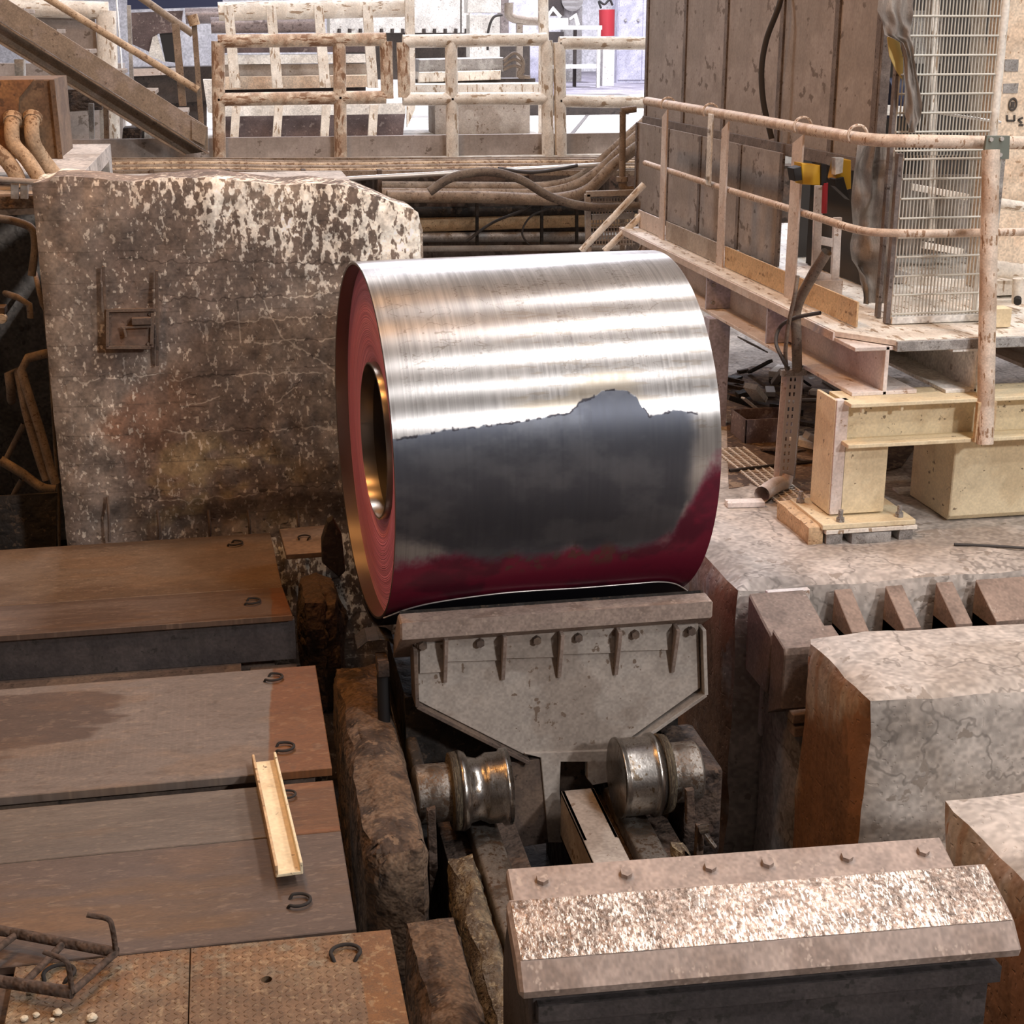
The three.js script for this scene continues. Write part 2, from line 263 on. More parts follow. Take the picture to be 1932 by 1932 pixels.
// ground at the back, one storey up
struct('floor_back', box(-14.5, 16.5, 1.22, 1.42, -46.7, -14.95), M.paleFloor, 'bright pale floor behind the fat white railing');
struct('floor_back', box(4.6, 16.5, 1.42, 1.432, -46.7, -24.5), M.greyFloor, 'grey floor by the far cabinet');

// ---------------------------------------------------------------- lamps under the roof (out of the picture)
LAMPS.forEach(([x, y, z, s, c, e]) => {
  const t = thing('high_bay_lamp', c === WARM ? 'warm sodium high bay lamp under the roof' : c === WHITE ? 'white high bay lamp under the roof' : 'cool white high bay lamp over the far floor', 'lamp', c === WARM ? 'warm roof lamps' : c === WHITE ? 'white roof lamps' : 'far roof lamps');
  const h = s / 2 + 0.06;
  part(t, 'housing', [box(x - h, x + h, y + 0.03, y + 0.22, z - h, z + h, 0.02), cyl(V(x, y + 0.2, z), V(x, 9.497, z), 0.04)], M.galvanised);
  part(t, 'lamp_glass', box(x - s / 2, x + s / 2, y + 0.01, y + 0.03, z - s / 2, z + s / 2, 0), new THREE.MeshStandardMaterial({ color: 0xffffff, emissive: c, emissiveIntensity: 3 }));
  const l = new THREE.RectAreaLight(c, e, s, s); l.position.set(x, y - 0.01, z); l.rotation.x = -Math.PI / 2; l.castShadow = true; scene.add(l);
});

{ // floodlight on a hanger behind the viewpoint
  const t = thing('flood_lamp', 'white floodlight hung from the roof behind the viewpoint', 'lamp'), p = V(...FLOOD.at), q = V(...FLOOD.to), l = new THREE.RectAreaLight(FLOOD.colour, FLOOD.radiance, FLOOD.size, FLOOD.size);
  l.position.copy(p); l.lookAt(q); l.castShadow = true; scene.add(l);
  const d = q.clone().sub(p).normalize(), h = FLOOD.size;
  part(t, 'lamp_glass', bar(p.clone().addScaledVector(d, -0.03), p.clone().addScaledVector(d, -0.01), h, h, V(0, 1, 0), 0), new THREE.MeshStandardMaterial({ color: 0xffffff, emissive: FLOOD.colour, emissiveIntensity: 3 }));
  part(t, 'housing', bar(p.clone().addScaledVector(d, -0.25), p.clone().addScaledVector(d, -0.032), h + 0.1, h + 0.1), M.galvanised); part(t, 'hanger', cyl(p.clone().addScaledVector(d, -0.14), V(p.x - d.x * 0.14, 9.497, p.z - d.z * 0.14), 0.03), M.galvanised);
}

{ // the gantry the view is taken from, mirrored in the coil
  const t = thing('viewing_gantry', 'steel gantry walkway behind the viewpoint', 'gantry');
  part(t, 'deck', box(-4, 8, 0.92, 0.96, 0.25, 1.6), M.panel); part(t, 'girder', box(-4, 8, 0.35, 0.92, 0.3, 0.34), M.panel); part(t, 'girder', box(-4, 8, 0.35, 0.92, 1.5, 1.54), M.panel);
  for (const x of [-3.8, 0.9, 5.6]) part(t, 'leg', box(x, x + 0.2, -1.6, 0.92, 0.8, 1.0), M.panel);
  for (const y of [1.45, 2.0]) part(t, 'rail', cyl(V(-4, y, 1.55), V(8, y, 1.55), 0.025), M.panel); for (const x of [-3.9, -1, 2, 5, 7.9]) part(t, 'rail_post', cyl(V(x, 0.96, 1.55), V(x, 2.0, 1.55), 0.025), M.panel);
}

// ---------------------------------------------------------------- concrete wall behind the coil
{
  const W = 2.0, Hh = 2.0, x0 = -1.0, y0 = -0.08;
  const cracks = [[[0.42, 1.56], [1.2, 1.53], [2, 1.5]], [[1.1, 1.1], [1.5, 1.12], [2, 1.15]], [[0.65, 0.92], [1.0, 0.94], [1.45, 0.93]], [[0.62, 1.34], [1.9, 1.36]], [[0.66, 1.22], [1.7, 1.25]], [[1.1, 1.45], [1.17, 1.3], [1.25, 1.12], [1.4, 1.02], [1.52, 0.95]], [[0.18, 0.94], [0.4, 0.95], [0.62, 0.96]], [[0.6, 0.64], [1.9, 0.62]], [[1.02, 1.33], [1.03, 1.12]], [[0.7, 0.78], [0.9, 0.82]], [[1.2, 0.78], [1.34, 0.9]], [[0.4, 0.28], [0.7, 0.25], [1.0, 0.27], [1.5, 0.3]]];
  const near = (s, t) => { let d = 9; for (const c of cracks) for (let i = 0; i + 1 < c.length; i++) { const [ax, ay] = c[i], [bx, by] = c[i + 1], k = clamp(((s - ax) * (bx - ax) + (t - ay) * (by - ay)) / ((bx - ax) ** 2 + (by - ay) ** 2)); d = Math.min(d, Math.hypot(s - ax - (bx - ax) * k, t - ay - (by - ay) * k)); } return d; };
  const map = tex(1280, 1280, (u, v) => {
    const s = u * W, t = v * Hh;
    const n1 = fbm(u, v, 5, 5, 6, 501), n2 = fbm(u, v, 40, 40, 3, 511), n3 = 0.5 * fbm(u, v, 120, 60, 4, 521) + 0.25 * (1 - 2 * Math.abs(fbm(u, v, 40, 26, 4, 525) - 0.5)) ** 3 + 0.25 * fbm(u, v, 14, 10, 4, 523), n4 = fbm(u, v, 3, 3, 4, 531);
    let c = mix3(rgb(0x6f6259), rgb(0x8c7e71), sstep(0.35, 0.65, n1));
    c = mix3(c, rgb(0x86583f), 0.6 * sstep(0.5, 0.68, n4) * sstep(1.1, 0.2, s));
    c = mix3(c, rgb(0xa89468), 0.55 * sstep(0.47, 0.6, fbm(u, v, 6, 8, 4, 541)) * sstep(0.42, 0.2, Math.hypot((s - 0.85) / 1.5, t - 0.33)));
    const board = Math.abs(((t * 6.2 + 0.06 * n1) % 1) - 0.5); c = mix3(c, rgb(0x55493f), 0.35 * sstep(0.47, 0.495, board));
    const flake = sstep(1.3, 1.8, t + 0.28 * (s - 1) + 0.5 * (n1 - 0.5)) * (0.25 + 0.75 * sstep(0.3, 0.9, s));
    c = mix3(c, rgb(0xefe9dc), sstep(0.67 - 0.21 * flake, 0.72 - 0.18 * flake, n3) * (0.4 + 0.6 * flake));
    c = mix3(c, rgb(0xd8cdbc), 0.7 * sstep(0.69, 0.73, fbm(u, v, 110, 70, 3, 551)));
    const d = near(s + 0.02 * (n1 - 0.5), t + 0.05 * (n2 - 0.5) + 0.03 * (n1 - 0.5));
    if (d < 0.008) c = mix3(n1 > 0.46 ? rgb(0xcfc3b2) : rgb(0x453b34), c, sstep(0.001, 0.006, d) * 0.7 + 0.3);
    const n5 = fbm(u, v, 160, 160, 3, 561), g = 1 + 0.4 * (n2 - 0.5) + 0.35 * (n5 - 0.5) + 0.25 * (fbm(u, v, 18, 9, 4, 571) - 0.5);
    return [c[0] * g, c[1] * g, c[2] * g];
  });
  const mat = new THREE.MeshPhysicalMaterial({ map, roughness: 0.92, bumpMap: reliefConcrete, bumpScale: 0.016, side: THREE.DoubleSide });
  // outline of the front face, traced from the photograph, standing on the plates
  const outline = pxz([[88, 345], [100, 336], [240, 342], [400, 338], [520, 350], [640, 348], [720, 372], [790, 400], [800, 440], [802, 800], [790, 1000], [600, 1010], [118, 1035], [108, 700]], -7.9);
  const g0 = extr(outline, 1.2, 0.0), n = 90;
  // front as a fine relief grid clipped by the outline's top, body behind it
  const top = x => { const o = outline; for (let i = 0; i + 1 < 9; i++) if (x >= o[i][0] && x <= o[i + 1][0]) return o[i][1] + (o[i + 1][1] - o[i][1]) * (x - o[i][0]) / (o[i + 1][0] - o[i][0] + 1e-6); return x < o[0][0] ? o[0][1] : o[8][1]; };
  const xl = -0.965, xr = 1.015, yb = -1.6;
  const pos = [], uv = [], idx = [], P = (i, j, side) => { const x = xl + (xr - xl) * i / n, yt = top(x) + 0.02 * noise3(x * 9, 1, 2, 7), y = yb + (yt - yb) * Math.pow(j / n, 0.8); return [x, y]; };
  const D = (x, y) => 0.035 * noise3(x * 3, y * 3, 4, 3) + 0.022 * noise3(x * 11, y * 11, 4, 5) + 0.01 * noise3(x * 34, y * 34, 1, 6);
  for (let j = 0; j <= n; j++) for (let i = 0; i <= n; i++) { const [x, y] = P(i, j), e = Math.min(i, n - i, (n - j)) / n; pos.push(x, y, -7.9 + D(x, y) - 0.05 * Math.exp(-e * 26) + (y < 0.16 ? -0.03 * sstep(0.2, 0.05, y + 0.05 * noise3(x * 5, 0, 0, 8)) : 0)); uv.push((x - x0) / W, (y - y0) / Hh); }
  for (let j = 0; j < n; j++) for (let i = 0; i < n; i++) { const a = j * (n + 1) + i; idx.push(a, a + 1, a + n + 2, a, a + n + 2, a + n + 1); }
  const base = pos.length / 3;    // top and sides run back to the rear
  const ring = []; for (let j = 0; j <= n; j++) ring.push(j * (n + 1)); for (let i = 1; i <= n; i++) ring.push(n * (n + 1) + i); for (let j = n - 1; j >= 0; j--) ring.push(j * (n + 1) + n);
  ring.forEach(k => { for (const z of [0, -0.1, -0.25, -0.42]) { const x = pos[k * 3], y = pos[k * 3 + 1]; pos.push(x, y + (z ? 0.02 * noise3(x * 7, z * 7, y, 4) : 0), pos[k * 3 + 2] + z); uv.push((x - x0) / W + z * 0.3, (y - y0) / Hh + z * 0.5); } });
  for (let k = 0; k + 1 < ring.length; k++) for (let q = 0; q < 3; q++) { const a = base + k * 4 + q, b = a + 4; idx.push(a, a + 1, b + 1, a, b + 1, b); }
  const g = new THREE.BufferGeometry(); g.setAttribute('position', new THREE.Float32BufferAttribute(pos, 3)); g.setAttribute('uv', new THREE.Float32BufferAttribute(uv, 2)); g.setIndex(idx); g.computeVertexNormals();
  const t = thing('concrete_pier', 'big flaking concrete pier with white scaling along its top, behind the coil', 'concrete pier');
  part(t, 'block', g, mat);
  for (const px of [203, 297, 393, 468, 560]) { const a = onZ(px, 962 + (px === 203 ? -25 : 0), -7.88), b = onZ(px + 3, 1022, -7.88); part(t, 'reinforcing_bar', tube([a, a.clone().lerp(b, 0.5).add(V(0.004, 0, 0.004)), b], 0.008), M.dustyDark); }
  // small hatch hung on two flat rods
  const h = thing('wall_hatch', 'small rusty hatch with a latch between two rods on the pier', 'hatch');
  part(h, 'rod', bar(onZ(195, 502, -7.85), onZ(203, 655, -7.85), 0.016, 0.016), M.dustyDark);
  part(h, 'rod', bar(onZ(296, 510, -7.85), onZ(297, 690, -7.85), 0.016, 0.016), M.dustyDark);
  part(h, 'plate', slabZ(pxz([[203, 588], [290, 588], [290, 655], [203, 655]], -7.84), -7.84, 0.03), M.pitWall);
  for (const [a, b] of [[[200, 586], [294, 584]], [[200, 655], [284, 655]], [[203, 588], [203, 655]], [[288, 590], [286, 650]]]) part(h, 'frame_bar', bar(onZ(...a, -7.83), onZ(...b, -7.83), 0.018, 0.02, V(0, 0, 1)), M.dustyDark);
  part(h, 'latch', [box(...(() => { const a = onZ(248, 600, -7.8), b = onZ(286, 612, -7.8); return [a.x, b.x, b.y, a.y]; })(), -7.83, -7.79), bar(onZ(228, 618, -7.81), onZ(284, 616, -7.81), 0.012, 0.012), bar(onZ(234, 618, -7.81), onZ(238, 636, -7.81), 0.03, 0.012)], M.dustyDark);
  for (const q of [[209, 596], [283, 592], [209, 648], [280, 648]]) part(h, 'bolt', hexBolt(onZ(...q, -7.84), V(0, 0, 1), 0.009, 0.014), M.dustyDark);
}

// ---------------------------------------------------------------- steel cover plates on the left
function plateMap(seed, o) {            // o.rust: where the shadow band painted in rust brown begins, as share of the width; o.stain: dark oil patches
  return tex(1024, 512, (u, v) => {
    const n = fbm(u, v, 3, 3, 5, seed), f = fbm(u, v, 40, 30, 3, seed + 3), q = vnoise(u * 300, v * 200, seed + 5, 300, 200);
    let c = mix3(rgb(o.a), rgb(o.b), sstep(0.4, 0.62, n));
    if (o.ribs) c = mix3(c, rgb(o.a).map(x => x * 1.12), 0.35 * sstep(0.3, 0.5, Math.abs(((u * 110) % 1) - 0.5)) * sstep(0.45, 0.6, fbm(u, v, 4, 3, 3, seed + 7)));
    if (o.stain) c = mix3(c, rgb(0x4c3b31), 0.85 * sstep(0.48, 0.55, fbm(u, v, 3, 4, 5, seed + 21) * (1 - 0.6 * sstep(0.6, 0.85, u)) + 0.1 * sstep(0.75, 0.3, u) * sstep(0.1, 0.4, v) + 0.02));
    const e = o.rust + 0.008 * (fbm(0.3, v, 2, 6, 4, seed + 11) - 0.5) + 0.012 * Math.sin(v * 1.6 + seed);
    c = mix3(c, mix3(rgb(0x6c4528), rgb(0x5c3c24), sstep(0.4, 0.6, n)), sstep(e, e + 0.004, u));  // shadow band along the right edge, painted into the map as rust brown
    const spot = fbm(u, v, 60, 40, 4, seed + 33); c = mix3(c, rgb(0x4a3b31), 0.22 * sstep(0.64, 0.72, spot)); c = mix3(c, rgb(0xa8957f), 0.2 * sstep(0.64, 0.72, fbm(u, v, 70, 50, 4, seed + 35)));
    c = mix3(c, rgb(0x7a5738), 0.2 * sstep(0.54, 0.7, fbm(u, v, 6, 5, 5, seed + 37)));
    const g = 1 + 0.16 * (f - 0.5) + 0.14 * (q - 0.5);
    return [c[0] * g, c[1] * g, c[2] * g];
  });
}
function coverPlate(name, label, corners, y, t, m, uSpan) {   // corners: back left, back right, front right, front left in (x, z)
  const o = thing(name, label, 'cover plate');
  const g = slabY(corners, y, t, 0.003);
  if (uSpan) { const xs = corners.map(c => c[0]), zs = corners.map(c => c[1]), x0 = uSpan[0], x1 = uSpan[1], z0 = Math.min(...zs), z1 = Math.max(...zs), p = g.attributes.position, uv = g.attributes.uv; for (let i = 0; i < p.count; i++) uv.setXY(i, clamp((p.getX(i) - x0) / (x1 - x0), 0.002, 0.998), clamp((p.getZ(i) - z0) / (z1 - z0), 0.004, 0.996)); }
  part(o, 'plate', g, m);
  return o;
}
function liftLoop(o, px, py, y, turn, s = 1) {       // open steel loop for a crane hook, lying in its slot
  const c = onY(px, py, y), pts = [];
  for (let i = 0; i <= 16; i++) { const a = -2.4 + i / 16 * 4.8 + turn; pts.push(V(c.x + Math.cos(a) * 0.04 * s, y + 0.012 + (i === 0 || i === 16 ? -0.015 : 0), c.z + Math.sin(a) * 0.036 * s)); }
  part(o, 'lifting_loop', tube(pts, 0.0055 * s, 40, 8), M.dark, 'dark open lifting loop');
}
const pm = (seed, o, extra = {}) => new THREE.MeshPhysicalMaterial({ map: plateMap(seed, o), roughness: 0.58, metalness: 0.1, bumpMap: reliefSteel, bumpScale: 0.0012, side: THREE.DoubleSide, ...extra });
{
  const L = -2.6, span = x1 => [-1.45, x1];
  let o = coverPlate('cover_plate', 'brown steel cover plate against the concrete pier', [[L, -7.74], [0.128, -7.78], [0.158, -6.93], [L, -6.92]], 0, 0.03, pm(11, { a: 0x6d5b4a, b: 0x5e4b3b, rust: 2 }), span(0.16));
  liftLoop(o, 443, 1028, 0, 0.4);
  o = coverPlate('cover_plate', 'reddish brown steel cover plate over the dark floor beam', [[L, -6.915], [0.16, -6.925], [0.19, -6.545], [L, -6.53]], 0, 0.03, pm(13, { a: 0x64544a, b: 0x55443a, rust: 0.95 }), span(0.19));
  liftLoop(o, 475, 1138, 0, 0.2);
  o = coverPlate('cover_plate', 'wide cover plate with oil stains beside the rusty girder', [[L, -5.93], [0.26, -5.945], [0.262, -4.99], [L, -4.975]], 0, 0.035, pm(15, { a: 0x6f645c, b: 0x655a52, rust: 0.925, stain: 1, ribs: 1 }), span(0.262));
  liftLoop(o, 515, 1282, 0, 0.35); liftLoop(o, 535, 1414, 0, 0.1);
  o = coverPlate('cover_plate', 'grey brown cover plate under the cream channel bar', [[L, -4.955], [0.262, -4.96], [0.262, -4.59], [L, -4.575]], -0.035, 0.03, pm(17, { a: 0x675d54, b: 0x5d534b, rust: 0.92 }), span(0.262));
  liftLoop(o, 541, 1504, -0.035, 0.0, 0.8);
  o = coverPlate('cover_plate', 'bare reddish cover plate in front of the cream channel bar', [[L, -4.57], [0.262, -4.585], [0.264, -3.985], [L, -3.975]], -0.035, 0.03, pm(19, { a: 0x57483f, b: 0x624b36, rust: 2 }), span(0.264));
  liftLoop(o, 562, 1704, -0.035, 0.15);
  // near plate: raised tread pattern, a hole and two loops
  const treadMap = tex(1024, 1024, (u, v) => {
    const n = fbm(u, v, 3, 3, 5, 77), f = fbm(u, v, 24, 24, 4, 79);
    let c = mix3(rgb(0x83725c), rgb(0x6b543f), sstep(0.45, 0.66, n));
    c = mix3(c, rgb(0xa08e74), 0.6 * sstep(0.56, 0.66, f) * sstep(0.6, 0.4, n));
    c = mix3(c, rgb(0x6e4a28), sstep(0.895 + 0.02 * (n - 0.5), 0.9 + 0.02 * (n - 0.5), u));  // the shadow band goes on here, painted along the right edge
    c = mix3(c, rgb(0x6e4d31), 0.7 * sstep(0.3, 0.12, v) * sstep(0.35, 0.5, f + 0.3 * (u - 0.5)));
    c = mix3(c, rgb(0x5a4432), 0.3 * sstep(0.6, 0.7, fbm(u, v, 60, 60, 4, 83))); c = mix3(c, rgb(0xb8a888), 0.3 * sstep(0.6, 0.7, fbm(u, v, 70, 70, 4, 85)));
    const g = 1 + 0.34 * (f - 0.5) + 0.2 * (vnoise(u * 400, v * 400, 87, 400, 400) - 0.5); return [c[0] * g, c[1] * g, c[2] * g];
  });
  const treadRelief = tex(1024, 1024, (u, v) => { const a = u * 46, b = v * 46, i = Math.floor(a), j = Math.floor(b), d = (i + j) % 2 ? 1 : -1, x = a - i - 0.5, y = b - j - 0.5, p = (x + d * y) * 0.707, q = (x - d * y) * 0.707; return 0.2 + (u < 0.9 ? 0.8 * sstep(1, 0.6, Math.hypot(p / 0.42, q / 0.14)) : 0) + 0.1 * vnoise(u * 120, v * 120, 3, 120, 120); }, false);
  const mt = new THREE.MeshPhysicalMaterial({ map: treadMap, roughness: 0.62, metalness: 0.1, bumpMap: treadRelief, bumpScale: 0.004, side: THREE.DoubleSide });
  o = thing('cover_plate', 'near tread pattern cover plate with a drain hole', 'cover plate');
  const hp = onY(503, 1848, -0.03), hole = []; for (let i = 0; i < 16; i++) hole.push([hp.x + 0.018 * Math.cos(i / 16 * 6.283), hp.z + 0.018 * Math.sin(i / 16 * 6.283)]);
  const seamX = onY(357, 1860, -0.03).x;
  const fix = g => { const p = g.attributes.position, uv = g.attributes.uv; for (let i = 0; i < p.count; i++) uv.setXY(i, clamp((p.getX(i) + 0.74) / 1.106, 0.002, 0.998), clamp((p.getZ(i) + 4.0) / 1.1, 0.002, 0.998)); return g; };
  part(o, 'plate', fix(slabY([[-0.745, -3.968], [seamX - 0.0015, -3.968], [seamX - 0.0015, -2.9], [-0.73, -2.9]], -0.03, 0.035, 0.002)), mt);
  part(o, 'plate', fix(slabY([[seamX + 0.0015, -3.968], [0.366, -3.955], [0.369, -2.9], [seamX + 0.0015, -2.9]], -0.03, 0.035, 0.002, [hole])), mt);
  liftLoop(o, 652, 1803, -0.03, -1.4, 1.1); liftLoop(o, 112, 1842, -0.03, -1.2, 1.1);
  // little plate by the coil
  o = coverPlate('cover_plate', 'small pale cover plate next to the coil', pxy([[527, 998], [616, 990], [625, 1040], [540, 1046]], 0), 0, 0.03, M.plate);
  liftLoop(o, 574, 1017, 0, -1.3, 0.8);
}
// ledge that carries the near plates
struct('trim_5', box(-2.6, 0.2, -0.36, -0.075, -4.9, -3.2), M.dustyDark, 'ledge under the near cover plates');
struct('trim_6', box(-2.6, 0.2, -0.36, -0.045, -5.85, -5.02), M.dustyDark, 'ledge under the wide cover plate');
struct('trim_7', box(-2.6, 0.1, -0.36, -0.04, -7.7, -6.7), M.dustyDark, 'ledge under the back cover plates');
{ // dark floor beam in the gap
  const t = thing('floor_beam', 'dark steel floor beam showing in the gap between cover plates', 'steel beam');
  part(t, 'web', box(-2.6, 0.2, -0.24, -0.034, -6.62, -6.58), M.darkBeam);
  part(t, 'flange', box(-2.6, -0.06, -0.262, -0.24, -6.62, -6.44), M.dustyDark);
  part(t, 'end_plate', box(-0.02, 0.2, -0.355, -0.27, -6.6, -6.3), M.dustyDark);
}
{ // cream channel bar lying across two plates
  const t = thing('channel_bar', 'cream painted steel channel bar lying on the cover plates', 'steel bar');
  const a = onY(499, 1440, 0.004), b = onY(546, 1652, 0.004), mk = (o0, w, y0, h) => { const n = V().subVectors(b, a).setY(0).normalize(), s = V(-n.z, 0, n.x); const p = a.clone().addScaledVector(s, o0).setY(y0 + h / 2), q = b.clone().addScaledVector(s, o0).setY(y0 + h / 2); return bar(p, q, w, h); };
  part(t, 'web', mk(0, 0.085, 0.002, 0.012), M.cream);
  part(t, 'flange', mk(-0.04, 0.01, 0.002, 0.045), M.cream); part(t, 'flange', mk(0.04, 0.01, 0.002, 0.045), M.tanPaint);
}
{ // welded rung frame at the lower left
  const t = thing('rung_frame', 'rusty welded rod frame with hooked ends lying on the near plates', 'rod frame');
  const y = 0.012, A = (x, yy) => onY(x, yy, y);
  part(t, 'side_rod', cyl(A(-40, 1748), A(220, 1797), 0.016), M.rustDark); part(t, 'side_rod', cyl(A(-60, 1842), A(137, 1873), 0.018), M.rustDark);
  for (const [p, q] of [[[-20, 1802], [35, 1760]], [[45, 1856], [122, 1778]], [[136, 1872], [219, 1797]]]) part(t, 'rung', cyl(A(...p), A(...q), 0.011), M.rustDark);
  const z1 = A(219, 1797).z, z2 = A(137, 1873).z;
  part(t, 'hook', tube([A(219, 1797), onZ(212, 1752, z1), onZ(206, 1736, z1 - 0.01), onZ(164, 1726, z1 - 0.02)], 0.008, 30, 8, 0.2), M.rustDark);
  part(t, 'hook', tube([A(136, 1873), onZ(130, 1828, z2), onZ(125, 1814, z2), onZ(82, 1795, z2 - 0.02)], 0.008, 30, 8, 0.2), M.rustDark);
}
{ // pale crumbs on the near plate
  const r = seeded(5); let k = 0;
  for (const [px, py, s] of [[45, 1926, 9], [68, 1918, 8], [108, 1915, 11], [175, 1925, 13], [55, 1875, 7], [98, 1926, 6]]) { const c = onY(px, py, -0.03), q = s * 0.0012; single('pebble', lump(c.x, -0.03 + q * 0.6, c.z, q, q * 0.7, q, 30 + k++, 0.5, 1.6, 1), M.stone, 'small pale crumb of rubble on the tread plate', 'pebble', 'crumbs on the near plate'); }
}

// ---------------------------------------------------------------- greasy girder and scrap left of the car
single('guard_girder', rough(0.37, 0.62, -1.2, -0.34, -6.75, -4.95, 0.03, 0.016, 81, 0.05, 6), M.rust, 'long rusty guard girder caked with grease left of the car', 'girder');
single('guard_girder', rough(0.47, 0.68, -1.3, -0.42, -4.62, -3.3, 0.03, 0.02, 83, 0.06, 6), M.rust, 'shorter rusty girder end caked with grease by the near saddle', 'girder');
single('rust_lump', rough(0.235, 0.47, -0.75, -0.03, -7.35, -6.8, 0.03, 0.045, 85, 0.12, 5), M.rustDark, 'rounded rust caked stump between the cover plates and the coil', 'stump');
single('steel_shard', slabZ(pxz([[607, 1020], [618, 985], [628, 978], [645, 1010], [652, 1078], [640, 1090], [608, 1062]], -6.95), -6.95, 0.06, 0.006), M.grease, 'dark pointed steel shard sticking up beside the coil', 'shard');
{ const a = onZ(722, 1262, -6.08), b = onZ(724, 1372, -6.08); const t = thing('bumper', 'black rubber bumper beside the rusty girder', 'bumper'); part(t, 'rubber', new THREE.CapsuleGeometry(0.028, a.distanceTo(b) - 0.06, 6, 16).translate(a.x, (a.y + b.y) / 2, a.z), M.black); part(t, 'mount', box(a.x - 0.025, a.x + 0.025, a.y - 0.02, a.y + 0.05, -6.16, -6.03), M.rustDark); }
{ // bent strip ends at the coil's lower corner
  const mk = (pts, w) => { const g = []; for (let i = 0; i + 1 < pts.length; i++) g.push(bar(pts[i], pts[i + 1], w, 0.004, V(0, 1, 0), 0)); return g; };
  const t = thing('strip_scrap', 'curled dark strip end under the lower left edge of the coil', 'steel strip');
  part(t, 'strip', mk([onZ(672, 1212, -6.22), onZ(690, 1198, -6.22), onZ(712, 1195, -6.22), onZ(731, 1197, -6.22), onZ(741, 1204, -6.22)], 0.16), M.grease);
  part(t, 'strip', mk([onZ(674, 1204, -6.28), onZ(702, 1196, -6.28), onZ(730, 1192, -6.28)], 0.05), M.rod);
}

